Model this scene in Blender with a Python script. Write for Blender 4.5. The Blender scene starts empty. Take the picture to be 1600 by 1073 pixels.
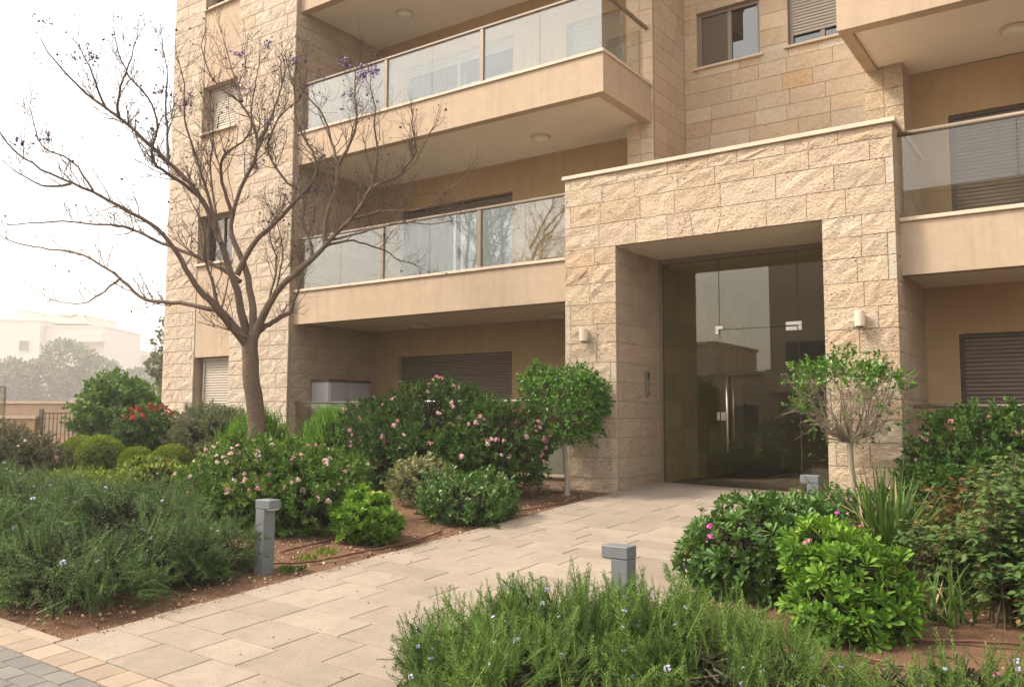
import bpy, bmesh, math, random
import numpy as np
from mathutils import Matrix, Vector

# ------------------------------------------------------------------ scene, camera, light
S = bpy.context.scene
COL = S.collection
HAZE = 0.0012                             # density of the morning haze
H = 1.6                                   # eye height above the pavement under the camera
cam_d = bpy.data.cameras.new('camera'); cam = bpy.data.objects.new('camera', cam_d); COL.objects.link(cam)
cam_d.sensor_width = 36.0; cam_d.lens = 36.0 * 1326.7 / 1600.0
cam_d.clip_start = 0.05; cam_d.clip_end = 3000
YAW, PITCH, ROLL = 0.609634, 0.0845832, 0.0033781
_f = np.array([-math.sin(YAW)*math.cos(PITCH), math.cos(YAW)*math.cos(PITCH), math.sin(PITCH)])
_r = np.array([math.cos(YAW), math.sin(YAW), 0.0]); _u = np.cross(_r, _f)
_c, _s = math.cos(ROLL), math.sin(ROLL)
_r, _u = _c*_r + _s*_u, -_s*_r + _c*_u
cam.matrix_world = Matrix(((_r[0], _u[0], -_f[0], 0), (_r[1], _u[1], -_f[1], 0), (_r[2], _u[2], -_f[2], H), (0, 0, 0, 1)))
S.camera = cam

SUN_EL, SUN_AZ = math.radians(47), math.radians(232)      # light from the front, a little from the left of the facade
W = bpy.data.worlds.new('World'); S.world = W; W.use_nodes = True
nt = W.node_tree; nt.nodes.clear()
sky = nt.nodes.new('ShaderNodeTexSky'); sky.sky_type = 'NISHITA'; sky.sun_disc = False
sky.sun_elevation = SUN_EL; sky.sun_rotation = SUN_AZ; sky.dust_density = 6.0; sky.air_density = 1.0; sky.ozone_density = 1.0
bg1 = nt.nodes.new('ShaderNodeBackground'); bg1.inputs[1].default_value = 0.05
bg2 = nt.nodes.new('ShaderNodeBackground'); bg2.inputs[0].default_value = (1.0, 0.95, 0.855, 1); bg2.inputs[1].default_value = 0.44   # even bright overcast layer
add = nt.nodes.new('ShaderNodeAddShader'); out = nt.nodes.new('ShaderNodeOutputWorld')
nt.links.new(sky.outputs[0], bg1.inputs[0]); nt.links.new(bg1.outputs[0], add.inputs[0]); nt.links.new(bg2.outputs[0], add.inputs[1]); nt.links.new(add.outputs[0], out.inputs[0])
sun_d = bpy.data.lights.new('sun', 'SUN'); sun_d.energy = 1.5; sun_d.angle = math.radians(11); sun_d.color = (1.0, 0.91, 0.77)
sun = bpy.data.objects.new('sun', sun_d); COL.objects.link(sun)
_sd = Vector((math.sin(SUN_AZ)*math.cos(SUN_EL), math.cos(SUN_AZ)*math.cos(SUN_EL), math.sin(SUN_EL)))   # towards the sun
sun.rotation_euler = _sd.to_track_quat('Z', 'Y').to_euler()
sun.location = (0, 0, 30)
S.view_settings.view_transform = 'Standard'; S.view_settings.look = 'None'
S.view_settings.exposure = 1.74; S.view_settings.gamma = 1.0; S.view_settings.use_curve_mapping = False
S.render.engine = 'CYCLES'
cy = S.cycles
cy.use_denoising = True; cy.max_bounces = 9; cy.diffuse_bounces = 4; cy.glossy_bounces = 3; cy.transmission_bounces = 4
cy.transparent_max_bounces = 16; cy.volume_bounces = 6; cy.caustics_reflective = False; cy.caustics_refractive = False
cy.sample_clamp_indirect = 6.0; cy.use_adaptive_sampling = True; cy.adaptive_threshold = 0.015

def hv(x, y):            # ground height: the plot rises towards the house and a little towards the west
    x = np.clip(x, -24, 6); y = np.clip(y, -4, 10.4)
    return H - 1.4687 - 0.025*(x + 5.084) + 0.0547*y
def gz(x, y): return float(hv(x, y))
def Z(c): return c + H

# ------------------------------------------------------------------ materials
MATS = {}
def newmat(name):
    m = bpy.data.materials.new(name); m.use_nodes = True
    m.node_tree.nodes.clear(); MATS[name] = m
    return m, m.node_tree.nodes, m.node_tree.links
def N(nodes, t, **kw):
    n = nodes.new(t)
    for k, v in kw.items():
        if k.startswith('i_'): n.inputs[k[2:].replace('_', ' ')].default_value = v
        else: setattr(n, k, v)
    return n
def principled(name, col, rough=0.7, spec=0.35, metal=0.0, noise=None, bump=None, streak=0.0, attr=None, obj_var=0.0):
    """noise=(scale, amount) mottles the colour, bump=(scale, distance, detail) gives fine relief, attr multiplies by a per-piece colour"""
    m, n, l = newmat(name)
    o = N(n, 'ShaderNodeOutputMaterial'); p = N(n, 'ShaderNodeBsdfPrincipled')
    p.inputs['Roughness'].default_value = rough; p.inputs['Metallic'].default_value = metal; p.inputs['Specular IOR Level'].default_value = spec
    l.new(p.outputs[0], o.inputs[0])
    tc = N(n, 'ShaderNodeNewGeometry')
    if attr:
        a = N(n, 'ShaderNodeAttribute', attribute_name=attr); c = a.outputs['Color']
    else:
        rgb = N(n, 'ShaderNodeRGB'); rgb.outputs[0].default_value = (*col, 1); c = rgb.outputs[0]
    if noise:
        for sc, am in ([noise] if isinstance(noise[0], (int, float)) else noise):
            t = N(n, 'ShaderNodeTexNoise'); t.inputs['Scale'].default_value = sc; t.inputs['Detail'].default_value = 6; t.inputs['Roughness'].default_value = 0.65
            l.new(tc.outputs['Position'], t.inputs['Vector'])
            mr = N(n, 'ShaderNodeMapRange'); mr.inputs[1].default_value = 0.3; mr.inputs[2].default_value = 0.7; mr.inputs[3].default_value = 1-am; mr.inputs[4].default_value = 1+am
            l.new(t.outputs[0], mr.inputs[0])
            mx = N(n, 'ShaderNodeVectorMath', operation='SCALE'); l.new(c, mx.inputs[0]); l.new(mr.outputs[0], mx.inputs['Scale']); c = mx.outputs[0]
    if streak:                                   # rain streaks and patchy grime on rendered walls
        mp = N(n, 'ShaderNodeMapping'); mp.inputs['Scale'].default_value = (5.0, 5.0, 0.35); l.new(tc.outputs['Position'], mp.inputs['Vector'])
        t = N(n, 'ShaderNodeTexNoise'); t.inputs['Scale'].default_value = 1.6; t.inputs['Detail'].default_value = 8; t.inputs['Roughness'].default_value = 0.7; l.new(mp.outputs[0], t.inputs['Vector'])
        mr = N(n, 'ShaderNodeMapRange'); mr.inputs[1].default_value = 0.48; mr.inputs[2].default_value = 0.75; mr.inputs[3].default_value = 1.0; mr.inputs[4].default_value = 1-streak
        l.new(t.outputs[0], mr.inputs[0]); mx = N(n, 'ShaderNodeVectorMath', operation='SCALE'); l.new(c, mx.inputs[0]); l.new(mr.outputs[0], mx.inputs['Scale']); c = mx.outputs[0]
    if obj_var:
        oi = N(n, 'ShaderNodeObjectInfo'); mr = N(n, 'ShaderNodeMapRange'); mr.inputs[3].default_value = 1-obj_var; mr.inputs[4].default_value = 1+obj_var
        l.new(oi.outputs['Random'], mr.inputs[0])
        mx = N(n, 'ShaderNodeVectorMath', operation='SCALE'); l.new(c, mx.inputs[0]); l.new(mr.outputs[0], mx.inputs['Scale']); c = mx.outputs[0]
    l.new(c, p.inputs['Base Color'])
    if bump:
        sc, dist, det = bump
        t = N(n, 'ShaderNodeTexNoise'); t.inputs['Scale'].default_value = sc; t.inputs['Detail'].default_value = det; t.inputs['Roughness'].default_value = 0.6
        l.new(tc.outputs['Position'], t.inputs['Vector'])
        b = N(n, 'ShaderNodeBump'); b.inputs['Strength'].default_value = 1.0; b.inputs['Distance'].default_value = dist
        l.new(t.outputs[0], b.inputs['Height']); l.new(b.outputs[0], p.inputs['Normal'])
    return m

def stone_mat(name, dist, pit):
    m, n, l = newmat(name)
    o = N(n, 'ShaderNodeOutputMaterial'); p = N(n, 'ShaderNodeBsdfPrincipled'); p.inputs['Roughness'].default_value = 0.9; p.inputs['Specular IOR Level'].default_value = 0.2
    l.new(p.outputs[0], o.inputs[0])
    tc = N(n, 'ShaderNodeNewGeometry'); a = N(n, 'ShaderNodeAttribute', attribute_name='tone')
    # mineral staining: ochre veins
    t1 = N(n, 'ShaderNodeTexNoise'); t1.inputs['Scale'].default_value = 2.6; t1.inputs['Detail'].default_value = 7; t1.inputs['Roughness'].default_value = 0.62
    l.new(tc.outputs['Position'], t1.inputs['Vector'])
    r1 = N(n, 'ShaderNodeMapRange'); r1.inputs[1].default_value = 0.52; r1.inputs[2].default_value = 0.78; r1.inputs[3].default_value = 0.0; r1.inputs[4].default_value = 0.38
    l.new(t1.outputs[0], r1.inputs[0])
    mx = N(n, 'ShaderNodeMix', data_type='RGBA', blend_type='MULTIPLY'); mx.inputs[7].default_value = (0.88, 0.66, 0.42, 1)
    l.new(r1.outputs[0], mx.inputs[0]); l.new(a.outputs['Color'], mx.inputs[6])
    t2 = N(n, 'ShaderNodeTexNoise'); t2.inputs['Scale'].default_value = 28; t2.inputs['Detail'].default_value = 5; t2.inputs['Roughness'].default_value = 0.7
    l.new(tc.outputs['Position'], t2.inputs['Vector'])
    r2 = N(n, 'ShaderNodeMapRange'); r2.inputs[1].default_value = 0.3; r2.inputs[2].default_value = 0.7; r2.inputs[3].default_value = 0.86; r2.inputs[4].default_value = 1.12
    l.new(t2.outputs[0], r2.inputs[0])
    sc = N(n, 'ShaderNodeVectorMath', operation='SCALE'); l.new(mx.outputs[2], sc.inputs[0]); l.new(r2.outputs[0], sc.inputs['Scale'])
    l.new(sc.outputs[0], p.inputs['Base Color'])
    # chiselled relief: broad scoops, finer chips and a few deep pits
    nb = N(n, 'ShaderNodeTexNoise'); nb.inputs['Scale'].default_value = 27; nb.inputs['Detail'].default_value = 9; nb.inputs['Roughness'].default_value = 0.66; nb.inputs['Distortion'].default_value = 0.6
    mp = N(n, 'ShaderNodeMapping'); mp.inputs['Scale'].default_value = (1, 1, 1.35); mp.inputs['Rotation'].default_value = (0.0, 0.35, 0.35)
    l.new(tc.outputs['Position'], mp.inputs['Vector']); l.new(mp.outputs[0], nb.inputs['Vector'])
    vo = N(n, 'ShaderNodeTexVoronoi'); vo.inputs['Scale'].default_value = 22; vo.inputs['Randomness'].default_value = 1.0
    l.new(mp.outputs[0], vo.inputs['Vector'])
    rv = N(n, 'ShaderNodeMapRange'); rv.inputs[1].default_value = 0.05; rv.inputs[2].default_value = 0.28; rv.inputs[3].default_value = -pit; rv.inputs[4].default_value = 0.0
    l.new(vo.outputs['Distance'], rv.inputs[0])
    gate = N(n, 'ShaderNodeTexNoise'); gate.inputs['Scale'].default_value = 5.0; l.new(mp.outputs[0], gate.inputs['Vector'])
    rg = N(n, 'ShaderNodeMapRange'); rg.inputs[1].default_value = 0.5; rg.inputs[2].default_value = 0.62; l.new(gate.outputs[0], rg.inputs[0])
    mm = N(n, 'ShaderNodeMath', operation='MULTIPLY'); l.new(rv.outputs[0], mm.inputs[0]); l.new(rg.outputs[0], mm.inputs[1])
    ad = N(n, 'ShaderNodeMath', operation='ADD'); l.new(nb.outputs[0], ad.inputs[0]); l.new(mm.outputs[0], ad.inputs[1])
    b = N(n, 'ShaderNodeBump'); b.inputs['Strength'].default_value = 1.0; b.inputs['Distance'].default_value = dist
    l.new(ad.outputs[0], b.inputs['Height']); l.new(b.outputs[0], p.inputs['Normal'])
    return m

def glass_mat(name, tint, f0=0.05, rough=0.0, refl=(1, 1, 1)):
    m, n, l = newmat(name)
    o = N(n, 'ShaderNodeOutputMaterial'); mix = N(n, 'ShaderNodeMixShader')
    tr = N(n, 'ShaderNodeBsdfTransparent'); tr.inputs[0].default_value = (*tint, 1)
    gl = N(n, 'ShaderNodeBsdfGlossy'); gl.inputs['Color'].default_value = (*refl, 1); gl.inputs['Roughness'].default_value = rough
    lw = N(n, 'ShaderNodeLayerWeight')                      # Schlick reflectance, the same from both sides of the pane
    pw = N(n, 'ShaderNodeMath', operation='POWER'); pw.inputs[1].default_value = 5.0; l.new(lw.outputs['Facing'], pw.inputs[0])
    ad = N(n, 'ShaderNodeMath', operation='MULTIPLY_ADD', use_clamp=True); ad.inputs[1].default_value = 1-f0; ad.inputs[2].default_value = f0
    l.new(pw.outputs[0], ad.inputs[0]); l.new(ad.outputs[0], mix.inputs[0]); l.new(tr.outputs[0], mix.inputs[1]); l.new(gl.outputs[0], mix.inputs[2]); l.new(mix.outputs[0], o.inputs[0])
    return m

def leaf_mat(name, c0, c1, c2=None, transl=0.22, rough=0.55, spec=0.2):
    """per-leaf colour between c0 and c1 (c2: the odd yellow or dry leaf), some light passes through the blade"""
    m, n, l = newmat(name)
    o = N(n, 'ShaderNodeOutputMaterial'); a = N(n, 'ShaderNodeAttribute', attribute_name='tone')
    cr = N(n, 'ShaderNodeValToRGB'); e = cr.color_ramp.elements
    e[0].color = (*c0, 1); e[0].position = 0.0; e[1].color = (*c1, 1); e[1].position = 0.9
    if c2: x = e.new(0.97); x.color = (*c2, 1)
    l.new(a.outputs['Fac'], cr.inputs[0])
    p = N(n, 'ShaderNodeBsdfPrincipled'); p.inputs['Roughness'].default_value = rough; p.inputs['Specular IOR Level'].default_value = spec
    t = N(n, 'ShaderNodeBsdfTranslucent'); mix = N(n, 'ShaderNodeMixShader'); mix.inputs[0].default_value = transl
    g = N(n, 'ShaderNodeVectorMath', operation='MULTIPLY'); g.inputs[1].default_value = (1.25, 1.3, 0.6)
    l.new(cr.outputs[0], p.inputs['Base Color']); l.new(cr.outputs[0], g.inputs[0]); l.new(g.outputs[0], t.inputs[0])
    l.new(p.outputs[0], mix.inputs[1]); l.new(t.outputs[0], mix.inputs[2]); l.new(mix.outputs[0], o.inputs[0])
    return m

stone_mat('rough_stone', 0.042, 1.3)
stone_mat('dressed_stone', 0.018, 0.6)
principled('mortar', (0.34, 0.26, 0.185), 0.95, 0.1, noise=(30, 0.15))
principled('plaster', (0.44, 0.335, 0.24), 0.92, 0.15, noise=[(0.8, 0.06), (7, 0.05), (60, 0.05)], bump=(120, 0.006, 4), streak=0.16)
principled('plaster_warm', (0.42, 0.30, 0.17), 0.92, 0.15, noise=[(0.7, 0.06), (6, 0.05)], bump=(120, 0.005, 4), streak=0.12)
principled('soffit_paint', (0.66, 0.59, 0.50), 0.85, 0.2, noise=[(1.1, 0.06), (9, 0.03)], bump=(90, 0.002, 3))
principled('coping_stone', (0.54, 0.44, 0.335), 0.75, 0.3, noise=[(3, 0.08), (40, 0.06)], bump=(60, 0.002, 4), obj_var=0.04)
principled('aluminium_taupe', (0.22, 0.175, 0.135), 0.42, 0.5, metal=0.25, noise=(3, 0.03))
principled('shutter_taupe', (0.17, 0.135, 0.105), 0.55, 0.4, metal=0.1, obj_var=0.05)
principled('shutter_grey', (0.33, 0.29, 0.245), 0.5, 0.4, metal=0.1, obj_var=0.04)
principled('shutter_pale', (0.44, 0.385, 0.32), 0.55, 0.4, metal=0.1, obj_var=0.04)
principled('dark_frame', (0.06, 0.045, 0.035), 0.5, 0.4)
principled('steel', (0.62, 0.58, 0.53), 0.28, 0.5, metal=1.0, bump=(300, 0.0003, 2))
principled('bollard_paint', (0.135, 0.145, 0.15), 0.5, 0.4, noise=[(9, 0.07), (70, 0.06)], bump=(300, 0.0006, 2))
principled('lamp_body', (0.60, 0.50, 0.38), 0.6, 0.3, noise=(12, 0.04))
principled('lamp_diffuser', (0.66, 0.62, 0.53), 0.4, 0.4)
principled('lamp_ring', (0.50, 0.44, 0.37), 0.5, 0.4)
principled('black_plastic', (0.02, 0.018, 0.016), 0.35, 0.5)
principled('intercom_face', (0.23, 0.2, 0.17), 0.4, 0.5, metal=0.5)
principled('red_plastic', (0.35, 0.03, 0.02), 0.4, 0.5)
principled('slab_stone', (0.29, 0.238, 0.187), 0.85, 0.25, noise=[(0.9, 0.10), (4, 0.09), (13, 0.06), (110, 0.13)], bump=(110, 0.011, 5), streak=0.0, obj_var=0.12)
principled('border_stone', (0.29, 0.223, 0.163), 0.85, 0.25, noise=[(5, 0.08), (110, 0.10)], bump=(120, 0.006, 5), obj_var=0.12)
principled('grey_paver', (0.175, 0.162, 0.143), 0.85, 0.25, noise=[(5, 0.10), (130, 0.14)], bump=(150, 0.006, 5), obj_var=0.14)
principled('joint_sand', (0.12, 0.085, 0.058), 0.95, 0.1, noise=(60, 0.25), bump=(150, 0.004, 4))
principled('soil', (0.165, 0.092, 0.054), 0.95, 0.15, noise=[(0.9, 0.18), (9, 0.22), (70, 0.28)], bump=(70, 0.02, 7))
principled('pipe_brown', (0.12, 0.055, 0.035), 0.6, 0.3, noise=(20, 0.15))
principled('bark', (0.155, 0.108, 0.08), 0.9, 0.2, noise=[(3, 0.14), (14, 0.16), (50, 0.2)], bump=(38, 0.022, 7))
principled('twig', (0.115, 0.078, 0.056), 0.9, 0.2, noise=(10, 0.15))
principled('pale_bark', (0.36, 0.30, 0.235), 0.9, 0.2, noise=[(12, 0.14), (50, 0.15)], bump=(70, 0.006, 5))
principled('stem', (0.12, 0.085, 0.05), 0.9, 0.2, noise=(20, 0.2))
principled('cabinet_grey', (0.36, 0.36, 0.35), 0.5, 0.4, noise=(4, 0.03))
principled('cabinet_lid', (0.10, 0.055, 0.045), 0.5, 0.4)
principled('lobby_wall', (0.34, 0.27, 0.185), 0.7, 0.3, attr='tone', noise=(9, 0.1))
principled('lobby_dark', (0.26, 0.215, 0.15), 0.8, 0.3, noise=(2, 0.1))
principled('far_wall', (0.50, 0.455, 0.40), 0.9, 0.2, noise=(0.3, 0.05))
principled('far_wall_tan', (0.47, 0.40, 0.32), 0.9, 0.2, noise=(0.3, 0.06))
principled('far_glass', (0.05, 0.05, 0.05), 0.25, 0.5)
principled('branch_grey', (0.23, 0.18, 0.13), 0.9, 0.2, noise=(20, 0.2))
principled('pebble', (0.42, 0.31, 0.21), 0.9, 0.2, attr='tone')
principled('fence_iron', (0.14, 0.115, 0.095), 0.6, 0.4)
principled('chair_plastic', (0.36, 0.38, 0.38), 0.45, 0.4)
principled('screen_mesh', (0.13, 0.10, 0.075), 0.9, 0.1, bump=(600, 0.001, 2))
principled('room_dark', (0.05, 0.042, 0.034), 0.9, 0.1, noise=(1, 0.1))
principled('curtain', (0.55, 0.52, 0.47), 0.9, 0.1, noise=(3, 0.06))
principled('pot_clay', (0.5, 0.42, 0.33), 0.8, 0.2, noise=(10, 0.1))
principled('ceramic_white', (0.7, 0.66, 0.6), 0.5, 0.4)
glass_mat('balcony_glass', (0.94, 0.97, 0.955), 0.085, refl=(0.94, 0.98, 1.0))
glass_mat('balcony_glass_bronze', (0.88, 0.87, 0.81), 0.05)
glass_mat('door_glass', (0.78, 0.77, 0.64), 0.07, refl=(0.95, 0.92, 0.86))
glass_mat('window_glass', (0.55, 0.58, 0.58), 0.10)
leaf_mat('rosemary_leaf', (0.026, 0.062, 0.009), (0.145, 0.235, 0.045), None, 0.15)
leaf_mat('rosemary_grey_leaf', (0.024, 0.052, 0.013), (0.125, 0.195, 0.06), None, 0.15)
leaf_mat('feather_leaf', (0.05, 0.14, 0.012), (0.20, 0.38, 0.035), None, 0.25)
leaf_mat('fresh_lantana_leaf', (0.032, 0.085, 0.010), (0.13, 0.22, 0.032), (0.20, 0.21, 0.05), 0.2)
leaf_mat('lantana_leaf', (0.018, 0.055, 0.008), (0.075, 0.145, 0.022), (0.16, 0.15, 0.04), 0.2)
leaf_mat('bright_leaf', (0.05, 0.13, 0.012), (0.19, 0.33, 0.035), (0.30, 0.33, 0.06), 0.2)
leaf_mat('glossy_leaf', (0.028, 0.080, 0.012), (0.10, 0.185, 0.034), (0.2, 0.22, 0.05), 0.2, 0.4, 0.35)
leaf_mat('olive_leaf', (0.07, 0.085, 0.04), (0.19, 0.20, 0.11), None, 0.2)
leaf_mat('variegated_leaf', (0.10, 0.11, 0.04), (0.30, 0.30, 0.15), None, 0.2)
leaf_mat('yellow_leaf', (0.06, 0.105, 0.010), (0.22, 0.27, 0.028), None, 0.2)
leaf_mat('rose_leaf', (0.035, 0.085, 0.022), (0.115, 0.175, 0.045), (0.24, 0.15, 0.05), 0.2)
leaf_mat('citrus_leaf', (0.022, 0.085, 0.007), (0.11, 0.235, 0.022), (0.26, 0.30, 0.05), 0.2, 0.4, 0.35)
leaf_mat('iris_leaf', (0.03, 0.075, 0.012), (0.10, 0.17, 0.03), (0.36, 0.29, 0.14), 0.2, 0.45)
leaf_mat('dull_leaf', (0.06, 0.06, 0.035), (0.13, 0.125, 0.07), None, 0.2)
leaf_mat('haze_paled_leaf', (0.07, 0.09, 0.045), (0.16, 0.18, 0.10), None, 0.25)  # paler than plain foliage: haze fade is put into the leaf colour
leaf_mat('red_leaf', (0.30, 0.02, 0.025), (0.55, 0.05, 0.06), None, 0.2)
leaf_mat('pink_petal', (0.58, 0.22, 0.34), (0.84, 0.50, 0.60), None, 0.3, 0.7, 0.1)
leaf_mat('pale_petal', (0.70, 0.40, 0.50), (0.86, 0.66, 0.70), None, 0.3, 0.7, 0.1)
leaf_mat('magenta_petal', (0.55, 0.06, 0.42), (0.75, 0.18, 0.62), None, 0.3, 0.7, 0.1)
leaf_mat('blue_petal', (0.36, 0.36, 0.62), (0.62, 0.62, 0.85), None, 0.3, 0.7, 0.1)
leaf_mat('lilac_petal', (0.22, 0.13, 0.42), (0.45, 0.32, 0.68), None, 0.3, 0.7, 0.1)
leaf_mat('seed_pod', (0.06, 0.04, 0.035), (0.13, 0.09, 0.07), None, 0.05)
leaf_mat('broad_leaf', (0.035, 0.085, 0.018), (0.13, 0.22, 0.045), None, 0.25)
leaf_mat('shade_fill', (0.020, 0.024, 0.010), (0.050, 0.050, 0.022), None, 0.0)  # dark tone of the added light-blocking strips inside the shrubs
leaf_mat('rusty_leaf', (0.06, 0.07, 0.02), (0.20, 0.10, 0.035), None, 0.2)

# ------------------------------------------------------------------ object helpers
def link(o, parent=None):
    COL.objects.link(o)
    if parent is not None: o.parent = parent
    return o
def thing(name, label, cat, loc=(0, 0, 0), group=None, parent=None):
    o = bpy.data.objects.new(name, None); link(o, parent); o.location = loc; o.empty_display_size = 0.1
    if label: o['label'] = label
    if cat: o['category'] = cat
    if group: o['group'] = group
    return o
def tag(o, label=None, cat=None, group=None, kind=None):
    for k, v in (('label', label), ('category', cat), ('group', group), ('kind', kind)):
        if v: o[k] = v
    return o
def mesh_np(name, V, F, mat, parent=None, tone=None, smooth=False, local=True):
    """one mesh object from numpy arrays of vertices and equal-sided faces; vertices are given in world space"""
    V = np.asarray(V, np.float64); F = np.asarray(F, np.int32)
    if parent is not None and local:
        V = V - np.array(world_loc(parent))
    me = bpy.data.meshes.new(name)
    k = F.shape[1]; nf = len(F)
    me.vertices.add(len(V)); me.vertices.foreach_set('co', V.astype(np.float32).ravel())
    me.loops.add(nf*k); me.loops.foreach_set('vertex_index', F.ravel())
    me.polygons.add(nf); me.polygons.foreach_set('loop_start', np.arange(0, nf*k, k, dtype=np.int32))
    if smooth: me.polygons.foreach_set('use_smooth', np.ones(nf, bool))
    me.update(calc_edges=True)
    if tone is not None:
        tone = np.asarray(tone, np.float32)
        if tone.ndim == 1:
            a = me.attributes.new('tone', 'FLOAT', 'POINT'); a.data.foreach_set('value', tone)
        else:
            a = me.attributes.new('tone', 'FLOAT_COLOR', 'POINT'); a.data.foreach_set('color', np.c_[tone, np.ones(len(tone))].astype(np.float32).ravel())
    me.materials.append(MATS[mat] if isinstance(mat, str) else mat)
    return link(bpy.data.objects.new(name, me), parent)
_WL = {}
def world_loc(o):
    x = np.zeros(3)
    while o is not None:
        x = x + np.array(o.location); o = o.parent
    return x
class MB:
    """collects polygons, then becomes ONE mesh object"""
    def __init__(s): s.v = []; s.f = []
    def poly(s, pts):
        i = len(s.v); s.v += [tuple(p) for p in pts]; s.f.append(tuple(range(i, i+len(pts)))); return s
    def box(s, x0, x1, y0, y1, z0, z1, ch=0.0):
        i = len(s.v)
        if ch <= 0:
            s.v += [(x0, y0, z0), (x1, y0, z0), (x1, y1, z0), (x0, y1, z0), (x0, y0, z1), (x1, y0, z1), (x1, y1, z1), (x0, y1, z1)]
            s.f += [tuple(i+k for k in q) for q in ((0, 3, 2, 1), (4, 5, 6, 7), (0, 1, 5, 4), (1, 2, 6, 5), (2, 3, 7, 6), (3, 0, 4, 7))]
        else:
            bm = bmesh.new(); bmesh.ops.create_cube(bm, size=1.0)
            for v in bm.verts: v.co = Vector((x0 + (v.co.x+.5)*(x1-x0), y0 + (v.co.y+.5)*(y1-y0), z0 + (v.co.z+.5)*(z1-z0)))
            bmesh.ops.bevel(bm, geom=bm.edges[:], offset=ch, segments=1, affect='EDGES', profile=0.5)
            bm.verts.index_update()
            s.v += [tuple(v.co) for v in bm.verts]; s.f += [tuple(i+v.index for v in f.verts) for f in bm.faces]; bm.free()
        return s
    def tube(s, pts, rad, n=8, caps=True):
        V, F = tube(np.array(pts, float), rad, n); i = len(s.v)
        s.v += [tuple(p) for p in V]; s.f += [tuple(int(k)+i for k in q) for q in F]
        if caps:
            m = len(pts); s.f.append(tuple(i+k for k in range(n))[::-1]); s.f.append(tuple(i+(m-1)*n+k for k in range(n)))
        return s
    def lathe(s, c, prof, n=20):
        """prof: (radius, z) pairs about a vertical axis through c"""
        i = len(s.v)
        for r, z in prof:
            s.v += [(c[0]+r*math.cos(2*math.pi*k/n), c[1]+r*math.sin(2*math.pi*k/n), c[2]+z) for k in range(n)]
        for j in range(len(prof)-1):
            for k in range(n):
                s.f.append((i+j*n+k, i+j*n+(k+1) % n, i+(j+1)*n+(k+1) % n, i+(j+1)*n+k))
        s.f.append(tuple(i+k for k in range(n))[::-1]); s.f.append(tuple(i+(len(prof)-1)*n+k for k in range(n)))
        return s
    def build(s, name, mat, parent=None, smooth=False):
        me = bpy.data.meshes.new(name)
        off = world_loc(parent) if parent is not None else np.zeros(3)
        me.from_pydata([(p[0]-off[0], p[1]-off[1], p[2]-off[2]) for p in s.v], [], s.f)
        if smooth: me.polygons.foreach_set('use_smooth', np.ones(len(me.polygons), bool))
        me.materials.append(MATS[mat]); me.update()
        return link(bpy.data.objects.new(name, me), parent)
def box(name, mat, parent, *a, ch=0.0): return MB().box(*a, ch=ch).build(name, mat, parent)
def tube(P, rad, n=6):
    m = len(P); R = np.broadcast_to(np.asarray(rad, float), (m,))
    T = np.gradient(P, axis=0) if m > 1 else np.array([[0, 0, 1.]])
    T /= np.linalg.norm(T, axis=1)[:, None] + 1e-9
    ref = np.array([0.31, 0.87, 0.38]) if abs(T[0] @ np.array([0.31, 0.87, 0.38])) < 0.9 else np.array([1., 0, 0])
    A = np.cross(T, ref); A /= np.linalg.norm(A, axis=1)[:, None] + 1e-9; B = np.cross(T, A)
    a = np.arange(n)*2*math.pi/n
    V = (P[:, None] + R[:, None, None]*(np.cos(a)[None, :, None]*A[:, None] + np.sin(a)[None, :, None]*B[:, None])).reshape(-1, 3)
    i = np.arange(m-1)[:, None]*n; k = np.arange(n)[None]
    F = np.stack([i+k, i+(k+1) % n, i+n+(k+1) % n, i+n+k], -1).reshape(-1, 4)
    return V, F
class Tubes:
    def __init__(s): s.V = []; s.F = []; s.n = 0
    def add(s, P, rad, n=5):
        V, F = tube(np.asarray(P, float), rad, n); s.V.append(V); s.F.append(F+s.n); s.n += len(V)
    def build(s, name, mat, parent, smooth=True): return mesh_np(name, np.concatenate(s.V), np.concatenate(s.F), mat, parent, smooth=smooth)

# ------------------------------------------------------------------ the setting: soil, path, pavement
rs = np.random.RandomState(7)
def noise2(x, y, seed, scale):
    r = np.random.RandomState(seed); o = np.zeros_like(x)
    for k in range(10):
        a = r.uniform(0, 2*math.pi); f = scale*r.uniform(0.5, 2.2); ph = r.uniform(0, 6.28)
        o = o + np.sin((x*math.cos(a) + y*math.sin(a))*f + ph)/10*1.6
    return o
xs = np.concatenate([[-900, -400, -200, -120, -80, -50, -36, -28, -24, -20, -17, -15, -13], np.arange(-12, 2.01, 0.09), [3, 4.5, 6, 9, 14, 22, 40, 80, 200, 500]])
ys = np.concatenate([[-500, -200, -80, -40, -20, -10, -4, -2, 0, 1, 2], np.arange(2.3, 10.4, 0.09), [10.4, 12, 14, 18, 26, 40, 70, 120, 200, 400, 900]])
XX, YY = np.meshgrid(xs, ys, indexing='ij')
lump = noise2(XX, YY, 3, 5.0)*0.012 + noise2(XX, YY, 4, 16.0)*0.006
lump = np.where((XX > -5.2) & (XX < -2.3), np.minimum(lump, 0), lump)
lump = lump + 0.05*np.exp(-((XX+6.6)**2/1.6+(YY-7.2)**2/3.0)) + 0.04*np.exp(-((XX+0.9)**2/0.6+(YY-5.2)**2/0.9))
ZZ = hv(XX, YY) - 0.034 + np.where(YY > 2.66, lump, -0.03)
nx, ny = XX.shape
ii = np.arange(nx*ny).reshape(nx, ny)
GF = np.stack([ii[:-1, :-1], ii[1:, :-1], ii[1:, 1:], ii[:-1, 1:]], -1).reshape(-1, 4)
g = mesh_np('ground', np.stack([XX, YY, ZZ], -1).reshape(-1, 3), GF, 'soil', smooth=True); tag(g, kind='structure')

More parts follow.
